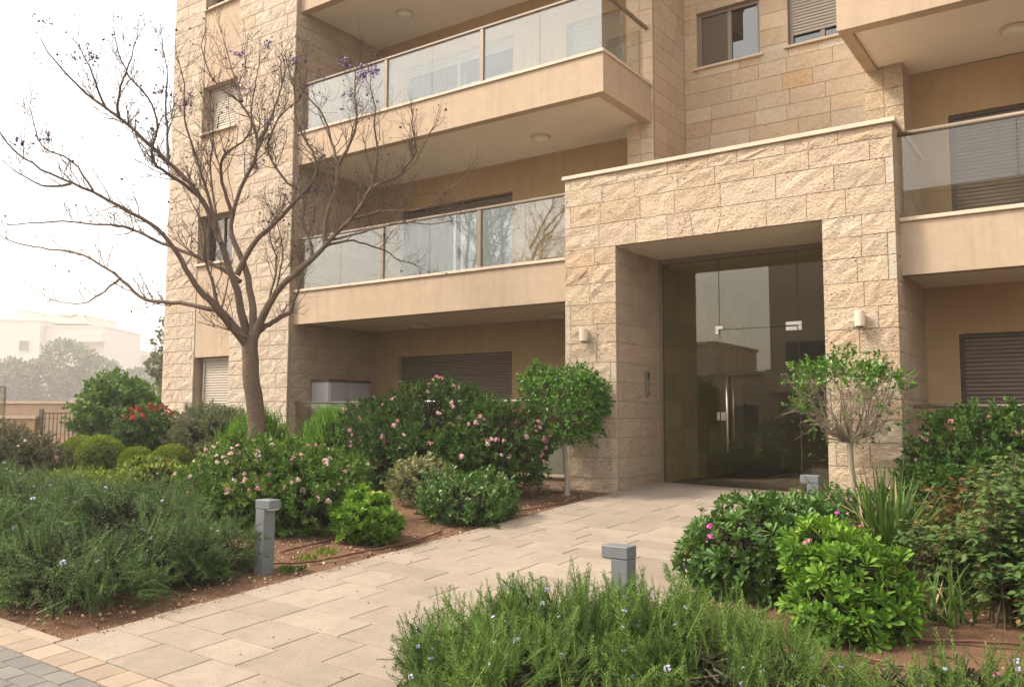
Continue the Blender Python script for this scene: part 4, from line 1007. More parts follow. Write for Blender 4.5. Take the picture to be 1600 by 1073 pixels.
needle_bush('feathery_hedge', 'bright green feathery hedge plants right of the bare tree trunk', 'hedge', (-9.35, 8.95),
    [(0, 0, 0.46, 0.62, 0.42, 0.54), (0.75, 0.05, 0.46, 0.55, 0.42, 0.52), (-0.5, 0.05, 0.42, 0.5, 0.40, 0.52), (1.3, 0.05, 0.42, 0.45, 0.4, 0.46)], 'feather_leaf', 2300, 0.22, 107, FEATH, up=0.6, spread=0.45, inner=0.75)
needle_bush('feathery_hedge', 'bright green feathery hedge plant left of the bare tree trunk', 'hedge', (-10.75, 8.6),
    [(0, 0, 0.44, 0.50, 0.42, 0.52), (-0.42, 0.0, 0.38, 0.42, 0.40, 0.46)], 'feather_leaf', 1250, 0.22, 108, FEATH, up=0.6, spread=0.45, inner=0.75)
bush('olive_shrub', 'grey-green small-leaved shrub under the tower window', 'shrub', (-12.55, 8.95),
    [(0, 0, 0.45, 0.75, 0.5, 0.46), (0.6, 0.0, 0.42, 0.55, 0.45, 0.44)], 'olive_leaf', 1300, 0.15, 109, leaf=NTWIG, kindof='rosette', inner=0.62, up=0.45, lump_amp=0.35)
bush('red_flowering_shrub', 'shrub topped with clustered red flowers beside the tower corner', 'shrub', (-13.85, 8.75),
    [(0, 0, 0.42, 0.62, 0.5, 0.44), (-0.45, 0, 0.36, 0.5, 0.45, 0.40)], 'lantana_leaf', 800, 0.16, 110, leaf=LTWIG, kindof='rosette', inner=0.62, lump_amp=0.32, up=0.4, flower=[('red', 120, 0.62, 0.6)])
bush('broad_shrub', 'large loose green shrub at the far corner of the tower', 'shrub', (-16.75, 9.75),
    [(0, 0, 0.62, 0.72, 0.7, 0.62), (0.55, 0.0, 0.55, 0.6, 0.6, 0.52), (-0.5, 0, 0.45, 0.55, 0.55, 0.50), (-0.15, 0.0, 1.05, 0.42, 0.42, 0.36)], 'broad_leaf', 950, 0.22, 111, leaf=OTWIG, kindof='rosette', up=0.62, inner=0.6, lump_amp=0.5)
bush('yellow_shrub', 'yellow-green shrub showing behind the large shrub against the tower edge', 'shrub', (-16.6, 11.2),
    [(0.15, 0, 0.7, 0.7, 0.6, 0.62)], 'yellow_leaf', 420, 0.22, 112, leaf=OTWIG, kindof='rosette', inner=0.6, up=0.6, lump_amp=0.4)
for k, (x, y_, rx, rz, lab) in enumerate(((-13.35, 7.22, 0.33, 0.30, 'clipped yellow-green ball shrub, leftmost of the clipped row'), (-12.62, 7.12, 0.36, 0.32, 'largest clipped ball shrub, second from the left of the clipped row'),
        (-11.9, 7.28, 0.27, 0.24, 'small loosely clipped ball shrub, third from the left of the clipped row'), (-11.2, 7.40, 0.30, 0.27, 'clipped ball shrub at the right end of the clipped row by the trunk'))):
    bush('clipped_shrub', lab, 'shrub', (x, y_), [(0, 0, rz*0.85, rx, rx, rz)], 'yellow_leaf', 8000, 0.028, 120+k, leaf=LEAF4, group='clipped ball shrubs on the left bed', up=0.2, inner=0.86, lump_amp=0.08, tone_up=0.5)
bush('brown_shrub', 'dull brownish bush with lilac flowers by the iron gate', 'shrub', (-13.75, 6.35),
    [(0, 0, 0.30, 0.62, 0.5, 0.36), (-0.6, 0, 0.34, 0.6, 0.5, 0.36), (0.5, 0.1, 0.22, 0.4, 0.4, 0.30)], 'dull_leaf', 900, 0.15, 125, leaf=NTWIG, kindof='rosette', inner=0.6, up=0.55, lump_amp=0.4, flower=[('pale', 12, 0.35, 0.9)])
# low carpet of yellow-green ground cover between the rosemary and the clipped balls
rng = np.random.RandomState(130); n = 9000
gx = rng.uniform(-14.5, -7.7, n); gy = rng.uniform(4.9, 7.0, n); keep = (noise2(gx, gy, 9, 2.2) > -0.25) & (gy > 4.5 + (gx+8)*-0.12); gx, gy = gx[keep], gy[keep]
P = np.stack([gx, gy, hv(gx, gy) + rng.uniform(0.0, 0.13, len(gx))*(0.6+0.5*noise2(gx, gy, 5, 3))], -1)
L = Leaves(); d = rng.normal(size=P.shape)*0.6 + np.array([0, 0, 0.8]); L.add(OVATE[0], OVATE[1], P, frames(d, rng), rng.uniform(0.05, 0.10, len(P)), rng.beta(2, 2, len(P)))
o = L.build('ground_cover', 'yellow_leaf', None); tag(o, 'low yellow-green ground cover on the left bed', 'ground cover', kind='stuff')
bush('leafy_clump', 'low leafy clump with one red flower among the clipped shrubs', 'plant', (-10.6, 6.7), [(0, 0, 0.20, 0.5, 0.4, 0.24), (0.6, -0.3, 0.16, 0.45, 0.4, 0.22)], 'yellow_leaf', 1500, 0.06, 131, leaf=OVATE, up=0.5, flower=[('red', 3, 0.3, 0.5)])

# ------------------------------------------------------------------ planting right of the path
needle_bush('rosemary_bush', 'big fresh green rosemary in the right front with upright shoots over the path', 'rosemary', (-2.12, 3.60),
    [(-0.10, 0.08, 0.17, 0.58, 0.50, 0.34), (-0.50, -0.05, 0.12, 0.42, 0.44, 0.29), (0.30, 0.28, 0.19, 0.56, 0.50, 0.32), (0.12, -0.42, 0.10, 0.60, 0.45, 0.28), (0.78, 0.10, 0.15, 0.56, 0.52, 0.30), (-0.02, 0.42, 0.14, 0.45, 0.34, 0.27)],
    'rosemary_leaf', 4600, 0.19, 201, ROSEM, up=0.50, spread=0.6, flower=[('blue', 80, 0.2, 0.75)], inner=0.80, nstem=60, lump_amp=0.42)
needle_bush('rosemary_bush', 'sparse low rosemary at the bottom right corner of the bed', 'rosemary', (-0.52, 4.30),
    [(0, 0, 0.10, 0.36, 0.30, 0.22), (0.45, 0.05, 0.12, 0.4, 0.35, 0.24), (-0.30, 0.05, 0.07, 0.25, 0.25, 0.16)], 'rosemary_leaf', 520, 0.20, 202, ROSEM, up=0.7, spread=0.6, flower=[('blue', 12, 0.15, 0.9), ('pink', 5, 0.1, 0.7)], inner=0.6)
bush('pittosporum_shrub', 'dark green whorled shrub with magenta flowers behind the front rosemary', 'shrub', (-2.02, 5.95),
    [(0, 0, 0.30, 0.42, 0.42, 0.34), (-0.30, 0.05, 0.22, 0.32, 0.35, 0.28), (0.28, 0.1, 0.34, 0.36, 0.4, 0.32), (0.05, 0.4, 0.34, 0.4, 0.35, 0.32)],
    'glossy_leaf', 1150, 0.075, 203, leaf=PITTO, kindof='rosette', up=0.5, inner=0.7, flower=[('magenta', 16, 0.22, 0.62), ('pink', 12, 0.3, 0.6)], nstem=26)
bush('pittosporum_shrub', 'bright light green whorled shrub in the middle of the right bed', 'shrub', (-1.34, 5.42),
    [(0, 0, 0.28, 0.30, 0.30, 0.32), (-0.14, 0.1, 0.42, 0.24, 0.26, 0.22), (0.20, -0.05, 0.18, 0.22, 0.24, 0.20), (-0.02, -0.20, 0.14, 0.26, 0.22, 0.20)],
    'bright_leaf', 620, 0.082, 204, leaf=PITTO, kindof='rosette', up=0.55, inner=0.60, lump_amp=0.4, flower=[('magenta', 4, 0.45, 0.6), ('pink', 4, 0.4, 0.6)], nstem=26)
bush('low_green_shrub', 'low fine-leaved green shrub at the foot of the right pillar', 'shrub', (-2.12, 8.55),
    [(0, 0, 0.16, 0.45, 0.40, 0.22), (0.40, 0.0, 0.14, 0.40, 0.35, 0.20), (-0.15, -0.7, 0.16, 0.35, 0.5, 0.22)], 'glossy_leaf', 520, 0.10, 205, leaf=OTWIG, kindof='rosette', inner=0.6, lump_amp=0.35, up=0.6, flower=[('pink', 12, 0.2, 0.8)])
bush('flowering_bush', 'dark green bush with pink flower heads in front of the right terrace glass', 'lantana', (-1.02, 9.05),
    [(0, 0, 0.60, 0.52, 0.50, 0.50), (0.55, -0.1, 0.62, 0.55, 0.55, 0.54), (0.2, -0.3, 0.35, 0.7, 0.45, 0.40), (-0.28, -0.1, 0.28, 0.38, 0.4, 0.36)],
    'lantana_leaf', 1900, 0.14, 206, leaf=LTWIG, kindof='rosette', inner=0.6, lump_amp=0.34, up=0.45, flower=[('pink', 46, 0.62, 1.1)], nstem=24)
# iris clumps: every blade its own piece
def iris(label, x, y_, n, hgt, seed, spread=0.55):
    rng = np.random.RandomState(seed); z = gz(x, y_)-0.02
    root = thing('iris_clump', label, 'iris', (x, y_, z), 'strap-leaved clumps in the right bed')
    for k in range(n):
        a = rng.uniform(0, 2*math.pi); b0 = np.array([rng.normal()*0.07, rng.normal()*0.07, 0]); Lg = hgt*rng.uniform(0.6, 1.12); lean = abs(rng.normal())*spread*0.62+0.05; droop = rng.uniform(0.0, 0.35) if rng.rand() < 0.75 else rng.uniform(0.5, 0.9)
        V = []; F = []; m_ = 6; ca, sa = math.cos(a), math.sin(a); tw = rng.uniform(-0.8, 0.8)
        for j in range(m_+1):
            t = j/m_; out = Lg*(math.sin(lean)*t + droop*0.55*t**2.5); zz = Lg*(math.cos(lean)*t - droop*0.55*t**2.6)
            w_ = 0.0125*(1-t**2.2)*hgt/0.7+0.0012; c, s_ = math.cos(a+1.57+tw*t), math.sin(a+1.57+tw*t)
            p = b0+np.array([ca*out, sa*out, max(zz, 0.01)])
            V += [tuple(p+np.array([c*w_, s_*w_, 0.0])), tuple(p+np.array([ca*0.003, sa*0.003, -0.002])), tuple(p-np.array([c*w_, s_*w_, 0.0]))]
            if j: i = 3*(j-1); F += [(i, i+1, i+4, i+3), (i+1, i+2, i+5, i+4)]
        me = bpy.data.meshes.new('leaf'); me.from_pydata(V, [], F)
        at = me.attributes.new('tone', 'FLOAT', 'POINT'); tn = rng.beta(2, 2.4)*0.9 if rng.rand() > 0.10 else 0.98
        at.data.foreach_set('value', np.clip(np.repeat(tn+np.linspace(-0.05, 0.12, m_+1)*(1 if tn < 0.9 else 0), 3), 0, 1).astype(np.float32))
        me.materials.append(MATS['iris_leaf']); me.polygons.foreach_set('use_smooth', np.ones(len(F), bool)); link(bpy.data.objects.new('leaf', me), root)
iris('tall clump of upright strap leaves before the right pillar', -1.40, 6.90, 230, 0.84, 301, 0.75)
iris('small low clump of strap leaves on the soil beside the rose', -0.86, 5.95, 44, 0.46, 302, 0.95)
# rose stems at the right edge
def rose(label, x, y_, n, hgt, seed, leafn, mat='rose_leaf'):
    rng = np.random.RandomState(seed); z = gz(x, y_)-0.03; root = thing('rose_bush', label, 'rose', (x, y_, z)); T = Tubes(); P = []; D = []
    for k in range(n):
        a = rng.uniform(0, 6.28); Lg = hgt*rng.uniform(0.65, 1.1); lean = rng.uniform(0.05, 0.5); t = np.linspace(0, 1, 7)[:, None]
        pts = np.array([x, y_, z]) + np.c_[rng.normal()*0.06+np.cos(a)*np.sin(lean)*Lg*t**1.3, rng.normal()*0.06+np.sin(a)*np.sin(lean)*Lg*t**1.3, Lg*np.cos(lean)*t*(1-0.08*t)]
        T.add(pts, np.linspace(0.009, 0.003, 7), 5)
        for j in range(leafn):
            u = rng.uniform(0.18, 1.0); i = min(int(u*6), 5); f_ = u*6-i; p = pts[i]*(1-f_)+pts[i+1]*f_
            d0 = rng.normal(size=3)*np.array([1, 1, 0.4]) + np.array([0, 0, 0.15]); d0 /= np.linalg.norm(d0); st = rng.uniform(0.05, 0.12)
            T.add([p, p+d0*st*1.3], [0.002, 0.0012], 3)
            side = np.cross(d0, [0, 0, 1.0]); side /= np.linalg.norm(side)+1e-6
            for q, dd in ((st*1.25, d0), (st*1.0, side+d0*0.4), (st*1.0, -side+d0*0.4), (st*0.55, side+d0*0.3), (st*0.55, -side+d0*0.3)): P.append(p+d0*q); D.append(dd+rng.normal(size=3)*0.15-np.array([0, 0, 0.15]))
    T.build('stem', 'stem', root)
    P = np.array(P); D = np.array(D); L = Leaves(); tone = rng.beta(2, 2, len(P))*0.85+(rng.rand(len(P)) < 0.08)*0.4
    L.add(OVATE[0], OVATE[1], P, frames(D, rng, np.tile([0, 0, 1.0], (len(P), 1))), rng.uniform(0.04, 0.068, len(P)), np.clip(tone, 0, 1)); L.build('foliage', mat, root)
    return root
rose('leggy rose with yellowing leaves at the right edge of the picture', -0.52, 6.15, 20, 1.0, 310, 34)
rose('low leafy rose sprawling over the soil at the right edge', -0.28, 5.75, 14, 0.62, 313, 30)
rose('young leafy rose beside the tall strap leaves on the right bed', -0.92, 6.45, 16, 0.55, 314, 26)
rose('rose with rusty tinted leaves under the pink-flowered bush', -1.05, 8.0, 14, 0.66, 311, 22, 'rusty_leaf')
rose('green leggy rose between the strap leaves and the pink-flowered bush', -0.60, 7.3, 22, 1.0, 312, 32)

# ------------------------------------------------------------------ small standard trees by the entrance
def standard_tree(label, x, y_, hstem, crown, seed, leafmask, nleaf, nbr, lean=(0, 0)):
    """clipped little tree on a bare stem; crown=(rx,ry,rz,zc); leafmask decides where leaves still grow"""
    rng = np.random.RandomState(seed); z = gz(x, y_)-0.04; root = thing('standard_tree', label, 'tree', (x, y_, z), 'small standard trees by the entrance')
    top = np.array([x+lean[0], y_+lean[1], z+hstem])
    t = np.linspace(0, 1, 8)[:, None]; P = np.array([x, y_, z])*(1-t) + top*t + np.c_[0.012*np.sin(t*5), 0.01*np.cos(t*4)-0.01, 0*t]
    T = Tubes(); T.add(P, np.array([0.044, 0.036, 0.033, 0.031, 0.029, 0.028, 0.029, 0.032]), 12); T.build('trunk', 'pale_bark', root)
    T = Tubes(); rx, ry, rz, zc = crown; tips = []
    c = np.array([x+lean[0]*1.3, y_+lean[1]*1.3, z+zc])
    for k in range(nbr):
        d = rng.normal(size=3); d /= np.linalg.norm(d); d[2] = d[2]*0.9+0.25
        tip = c + d*np.array([rx, ry, rz])*rng.uniform(0.75, 0.98)
        m1 = top*0.62+tip*0.38 + rng.normal(size=3)*0.03 + np.array([0, 0, -0.02]); m2 = top*0.28+tip*0.72 + rng.normal(size=3)*0.03
        m1 = m1 + (tip-top)*np.array([0.12, 0.12, -0.10]); T.add([top+np.array([0, 0, -0.03]), m1, m2, tip], [0.011, 0.008, 0.0055, 0.003], 5)
        for j in range(5):
            u = rng.uniform(0.35, 1.0); p = m1*(1-u)+tip*u; q = p + rng.normal(size=3)*0.09 + (p-top)*0.15; T.add([p, (p+q)/2+rng.normal(size=3)*0.012, q], [0.004, 0.003, 0.0015], 4); tips.append(q)
            for h_ in range(2): T.add([q*0.6+p*0.4, q+rng.normal(size=3)*0.06], [0.0022, 0.0012], 3)
    T.build('branch', 'branch_grey', root)
    Pp, D = on_lobes(rng, nleaf, [(c[0], c[1], c[2], rx, ry, rz), (c[0]+rx*.45, c[1], c[2]+rz*.1, rx*.62, ry*.7, rz*.85), (c[0]-rx*.4, c[1]-ry*.2, c[2]+rz*.25, rx*.55, ry*.6, rz*.7)], (0, 0, 0), 0.66, zmin=-9, lump_amp=0.34, lumps=30)
    k = leafmask((Pp-c)/np.array([rx, ry, rz]), rng); Pp, D = Pp[k], D[k]
    L = Leaves(); d = D*0.5+np.array([0, 0, 0.1])+rng.normal(size=D.shape)*0.5
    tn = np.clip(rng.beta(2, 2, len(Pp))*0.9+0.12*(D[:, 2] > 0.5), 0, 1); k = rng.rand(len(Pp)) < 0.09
    for j, (tv, tf) in enumerate(OTWIG):
        s = np.where(k)[0][j::3]; L.add(tv, tf, Pp[s], frames(d[s], rng), rng.uniform(0.07, 0.125, len(s)), tn[s])
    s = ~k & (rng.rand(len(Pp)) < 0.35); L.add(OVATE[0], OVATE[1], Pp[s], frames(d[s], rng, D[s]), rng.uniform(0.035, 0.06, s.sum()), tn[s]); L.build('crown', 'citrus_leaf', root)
standard_tree('small standard tree with a dense round green crown before the left pillar', -5.52, 9.10, 0.80, (0.52, 0.50, 0.43, 1.17), 401,
    lambda q, r: (r.rand(len(q)) < np.clip(0.95-0.85*np.clip(-(q[:, 0]*0.82+q[:, 1]*0.57)-0.25, 0, 1)*(q[:, 2] < 0.45), 0.12, 1)), 11000, 50, lean=(-0.03, 0.02))
standard_tree('small standard tree with half-bare twiggy crown before the right pillar', -2.13, 9.05, 0.86, (0.56, 0.50, 0.42, 1.19), 402,
    lambda q, r: ((q[:, 2] > 0.52+0.12*r.normal(size=len(q))) & (r.rand(len(q)) < 0.8)) | ((q[:, 0] < -0.62) & (q[:, 2] > -0.15) & (r.rand(len(q)) < 0.5)) | (r.rand(len(q)) < 0.05), 7200, 48)

# ------------------------------------------------------------------ the bare jacaranda
LIMBS = [
 [(-9.363,7.505,0.741,0.1461),(-9.358,7.466,1.152,0.1349),(-9.367,7.415,1.58,0.128),(-9.39,7.355,2.008,0.122),(-9.409,7.306,2.35,0.1167),(-9.39,7.291,2.624,0.1117)],
 [(-9.408,7.289,2.521,0.0945),(-9.423,7.14,2.682,0.0818),(-9.482,6.956,2.874,0.0738),(-9.494,6.811,3.012,0.0669)],
 [(-9.481,6.822,2.996,0.0586),(-9.519,6.69,3.127,0.0497),(-9.57,6.549,3.264,0.0441),(-9.618,6.393,3.554,0.0394),(-9.643,6.266,3.727,0.0351),(-9.699,6.114,3.929,0.0312),(-9.809,5.932,4.056,0.0275),(-9.95,5.731,4.165,0.0241),(-10.155,5.476,4.358,0.0208),(-10.298,5.278,4.416,0.0177),(-10.498,5.033,4.55,0.0148),(-10.71,4.771,4.767,0.0119),(-10.748,4.633,4.95,0.0092)],
 [(-10.273,5.266,4.409,0.0235),(-10.341,5.065,4.311,0.0153),(-10.452,4.816,4.389,0.0103),(-10.491,4.61,4.539,0.006)],
 [(-10.058,5.424,4.332,0.0196),(-10.236,5.373,4.565,0.0154),(-10.423,5.318,4.786,0.0128),(-10.813,5.133,4.888,0.0105),(-10.928,5.119,5.195,0.0085),(-11.047,5.11,5.424,0.0065)],
 [(-9.469,6.834,2.962,0.0418),(-9.738,6.732,3.013,0.0362),(-10.01,6.628,3.072,0.0327),(-10.286,6.525,3.098,0.0297),(-10.572,6.415,3.116,0.027),(-10.733,6.376,3.298,0.0245),(-10.911,6.328,3.447,0.0221),(-11.168,6.221,3.633,0.0198),(-11.465,6.09,3.777,0.0175),(-11.696,6.013,3.852,0.0154),(-12.12,5.803,3.901,0.0132),(-12.452,5.655,3.986,0.0111),(-12.689,5.57,4.09,0.009)],
 [(-10.958,6.355,3.455,0.0192),(-11.235,6.346,3.336,0.0152),(-11.521,6.328,3.222,0.0126),(-11.825,6.296,3.141,0.0104),(-12.172,6.22,3.195,0.0084),(-12.477,6.172,3.249,0.0065)],
 [(-9.544,7.227,3.393,0.0433),(-9.747,7.166,3.552,0.0367),(-10.031,7.05,3.705,0.0325),(-10.362,6.902,3.851,0.029),(-10.748,6.715,3.998,0.0258),(-11.012,6.611,4.165,0.0228),(-11.349,6.463,4.271,0.0199),(-11.649,6.351,4.27,0.0171),(-12.024,6.179,4.35,0.0144),(-12.482,5.958,4.339,0.0118),(-12.907,5.761,4.319,0.0093)],
 [(-9.473,7.357,2.616,0.078),(-9.5,7.267,2.784,0.0678),(-9.48,7.201,3.036,0.0614),(-9.486,7.114,3.321,0.0559),(-9.52,7.006,3.62,0.0509),(-9.548,6.907,3.866,0.0464),(-9.558,6.828,4.043,0.0421),(-9.659,6.658,4.487,0.0381),(-9.712,6.555,4.609,0.0343),(-9.915,6.332,4.871,0.0306),(-10.09,6.131,5.123,0.027),(-10.334,5.873,5.447,0.0236),(-10.529,5.667,5.613,0.0203),(-10.603,5.55,5.719,0.0172),(-10.763,5.359,5.972,0.0141),(-10.86,5.222,6.124,0.0111),(-10.88,5.136,6.301,0.0081)],
 [(-9.714,6.758,4.412,0.0341),(-9.842,6.548,4.627,0.0286),(-9.952,6.362,4.731,0.0251),(-10.059,6.178,4.849,0.0222),(-9.991,6.109,5.023,0.0196),(-9.799,6.123,5.244,0.0172),(-9.78,6.01,5.518,0.0149),(-9.798,5.881,5.69,0.0128),(-9.872,5.725,5.755,0.0108),(-9.865,5.608,5.986,0.0089),(-9.844,5.504,6.189,0.0071)],
 [(-9.82,6.272,4.84,0.0249),(-9.877,6.283,5.236,0.0181),(-9.952,6.276,5.68,0.0138),(-9.972,6.308,6.129,0.0102),(-10.074,6.295,6.456,0.0068)],
 [(-10.316,5.863,5.441,0.0249),(-10.218,5.765,5.577,0.0178),(-9.997,5.733,5.895,0.0133),(-9.793,5.707,6.045,0.0096),(-9.651,5.642,6.15,0.0063)],
 [(-10.549,5.808,5.592,0.0218),(-10.477,5.627,5.844,0.0146),(-10.375,5.481,5.981,0.0101),(-10.302,5.31,6.151,0.0064)],
 [(-9.347,7.321,2.624,0.0687),(-9.371,7.328,2.955,0.06),(-9.425,7.319,3.219,0.0545),(-9.491,7.294,3.573,0.0499),(-9.619,7.238,3.798,0.0456),(-9.734,7.191,4.025,0.0417),(-9.783,7.203,4.14,0.038),(-9.758,7.246,4.449,0.0344),(-9.71,7.304,4.762,0.031),(-9.535,7.445,5.13,0.0277),(-9.553,7.46,5.42,0.0244),(-9.637,7.429,5.703,0.0212),(-9.788,7.351,5.989,0.0181),(-10.12,7.152,6.221,0.0151),(-10.239,7.101,6.465,0.0121),(-10.344,7.046,6.838,0.0091)],
 [(-9.513,7.423,5.257,0.0285),(-9.523,7.532,5.517,0.0226),(-9.533,7.644,5.746,0.0189),(-9.538,7.751,6.051,0.0158),(-9.566,7.846,6.324,0.0129),(-9.57,7.958,6.593,0.0102),(-9.719,7.967,6.883,0.0075)],
 [(-9.657,7.253,5.93,0.0285),(-9.826,7.305,6.251,0.0188),(-10.042,7.328,6.544,0.0127),(-10.227,7.364,6.916,0.0074)],
 [(-9.678,7.159,4.323,0.035),(-9.698,7.051,4.578,0.0288),(-9.688,6.961,4.857,0.025),(-9.63,6.911,5.073,0.0217),(-9.467,6.95,5.142,0.0187),(-9.276,7.007,5.219,0.016),(-9.12,7.035,5.345,0.0135),(-9.082,6.965,5.622,0.0111),(-8.98,6.935,5.937,0.0089),(-8.876,6.916,6.166,0.0067)],
 [(-9.526,6.805,4.035,0.0338),(-9.499,6.706,4.336,0.0269),(-9.507,6.585,4.609,0.0226),(-9.5,6.474,4.878,0.0189),(-9.506,6.355,5.144,0.0157),(-9.505,6.241,5.405,0.0127),(-9.394,6.2,5.704,0.0099),(-9.37,6.099,5.998,0.0073)],
 [(-9.479,6.857,3.85,0.0253),(-9.569,6.86,4.205,0.0202),(-9.68,6.847,4.566,0.017),(-9.779,6.844,4.914,0.0142),(-9.769,6.912,5.302,0.0117),(-9.86,6.912,5.678,0.0093),(-10.02,6.872,5.97,0.0071)],
 [(-9.575,7.196,3.479,0.052),(-9.463,7.285,3.832,0.045),(-9.357,7.385,4.032,0.0406),(-9.149,7.555,4.25,0.0368),(-9.039,7.655,4.478,0.0335),(-8.948,7.751,4.62,0.0303),(-8.886,7.831,4.718,0.0273),(-8.804,7.913,4.941,0.0245),(-8.877,7.876,5.262,0.0217),(-9.042,7.783,5.496,0.0191),(-9.147,7.728,5.776,0.0165),(-9.131,7.748,6.148,0.0139),(-9.224,7.706,6.378,0.0115),(-9.293,7.675,6.672,0.009)],
 [(-9.03,7.823,4.648,0.0267),(-9.24,7.736,4.814,0.0222),(-9.432,7.651,5.073,0.0195),(-9.568,7.609,5.306,0.0171),(-9.528,7.677,5.652,0.0149),(-9.455,7.779,5.901,0.0129),(-9.272,7.967,6.061,0.011),(-9.227,8.034,6.452,0.0092),(-9.277,8.045,6.754,0.0074)],
 [(-9.348,7.322,2.607,0.073),(-9.249,7.331,2.818,0.0636),(-9.153,7.343,2.985,0.0577),(-9.02,7.376,3.194,0.0526),(-8.87,7.427,3.343,0.0481),(-8.663,7.514,3.524,0.0439),(-8.494,7.579,3.671,0.0399),(-8.361,7.622,3.783,0.0362),(-8.227,7.662,3.937,0.0326),(-7.98,7.773,4.157,0.0292),(-7.817,7.825,4.383,0.0259),(-7.732,7.828,4.558,0.0228),(-7.557,7.906,4.617,0.0197),(-7.439,7.948,4.633,0.0167),(-7.264,8.021,4.74,0.0138),(-7.108,8.077,4.888,0.011),(-6.957,8.109,5.231,0.0082)],
 [(-8.039,7.83,4.175,0.027),(-7.788,7.859,4.207,0.021),(-7.534,7.89,4.238,0.0173),(-7.287,7.925,4.186,0.0141),(-6.936,8.028,4.184,0.0113),(-6.687,8.041,4.356,0.0087),(-6.518,8.009,4.428,0.0063)],
 [(-8.338,7.656,3.829,0.0253),(-8.271,7.819,3.892,0.0202),(-8.195,7.99,3.939,0.017),(-8.078,8.199,3.891,0.0143),(-7.951,8.415,3.842,0.0117),(-7.911,8.579,3.712,0.0094),(-7.798,8.783,3.687,0.0071)],
 [(-8.266,7.7,3.897,0.0211),(-7.9,7.802,3.956,0.016),(-7.538,7.899,4.039,0.0128),(-7.186,7.997,4.054,0.0101),(-6.81,8.12,3.98,0.0078),(-6.6,8.116,4.018,0.0056)],
 [(-8.502,7.785,3.843,0.043),(-8.544,7.793,4.077,0.0361),(-8.524,7.835,4.39,0.0318),(-8.459,7.919,4.619,0.0282),(-8.442,7.951,5.007,0.0248),(-8.541,7.92,5.24,0.0217),(-8.613,7.894,5.59,0.0188),(-8.734,7.847,5.818,0.016),(-8.868,7.801,5.951,0.0133),(-9.06,7.711,6.12,0.0106),(-9.179,7.67,6.299,0.0081)],
 [(-8.442,7.951,5.007,0.0306),(-8.252,7.939,5.229,0.0228),(-8.065,7.93,5.394,0.0179),(-8.009,7.82,5.658,0.0137),(-7.95,7.707,5.959,0.01),(-7.811,7.656,6.212,0.0067)],
 [(-7.896,7.905,4.411,0.0287),(-7.708,7.883,4.712,0.0214),(-7.578,7.824,4.973,0.0168),(-7.555,7.687,5.27,0.013),(-7.426,7.629,5.52,0.0096),(-7.427,7.489,5.684,0.0065)],
 [(-7.511,8.025,4.663,0.0251),(-7.257,8.061,4.85,0.018),(-7.08,8.042,5.042,0.0135),(-7.105,7.882,5.237,0.0098),(-6.999,7.821,5.365,0.0065)],
 [(-8.711,7.774,3.724,0.026),(-8.817,7.791,4.021,0.02),(-8.983,7.769,4.305,0.0162),(-8.985,7.851,4.683,0.013),(-8.883,8.005,5.068,0.01),(-8.646,8.257,5.413,0.0072)],
 [(-9.317,7.337,2.676,0.0473),(-9.248,7.406,2.764,0.0425),(-9.129,7.508,2.879,0.0395),(-9.025,7.604,2.951,0.037),(-8.987,7.658,2.98,0.0347)],
 [(-9.002,7.649,2.972,0.0156),(-8.974,7.707,3.186,0.0117),(-8.948,7.768,3.367,0.0093),(-8.904,7.836,3.594,0.0072),(-8.889,7.884,3.823,0.0053)],
 [(-8.994,7.654,2.972,0.0139),(-8.874,7.6,3.123,0.0094),(-8.7,7.574,3.364,0.0066),(-8.649,7.454,3.685,0.0042)],
 [(-9.321,7.218,2.615,0.017),(-9.374,7.093,2.676,0.0122),(-9.454,6.951,2.719,0.0092),(-9.499,6.834,2.754,0.0067)],
 [(-9.722,7.015,3.051,0.0344),(-9.775,6.994,3.295,0.0271),(-9.863,6.946,3.558,0.0226),(-9.933,6.919,3.736,0.0187),(-9.922,6.942,3.985,0.0151),(-10.01,6.892,4.27,0.0119),(-10.116,6.838,4.469,0.0087)],
 [(-9.597,6.985,3.004,0.0187),(-9.631,7.063,3.205,0.0129),(-9.67,7.134,3.435,0.0093),(-9.722,7.196,3.669,0.0061)],
 [(-9.254,7.465,3.048,0.0208),(-9.103,7.437,3.382,0.0159),(-8.968,7.4,3.71,0.0129),(-9.008,7.258,3.864,0.0103),(-8.946,7.179,4.1,0.008),(-8.724,7.221,4.249,0.0059)],
 [(-9.16,7.511,3.239,0.0173),(-9.135,7.637,3.765,0.0123),(-9.264,7.68,4.055,0.0091),(-9.43,7.697,4.35,0.0063)],
]

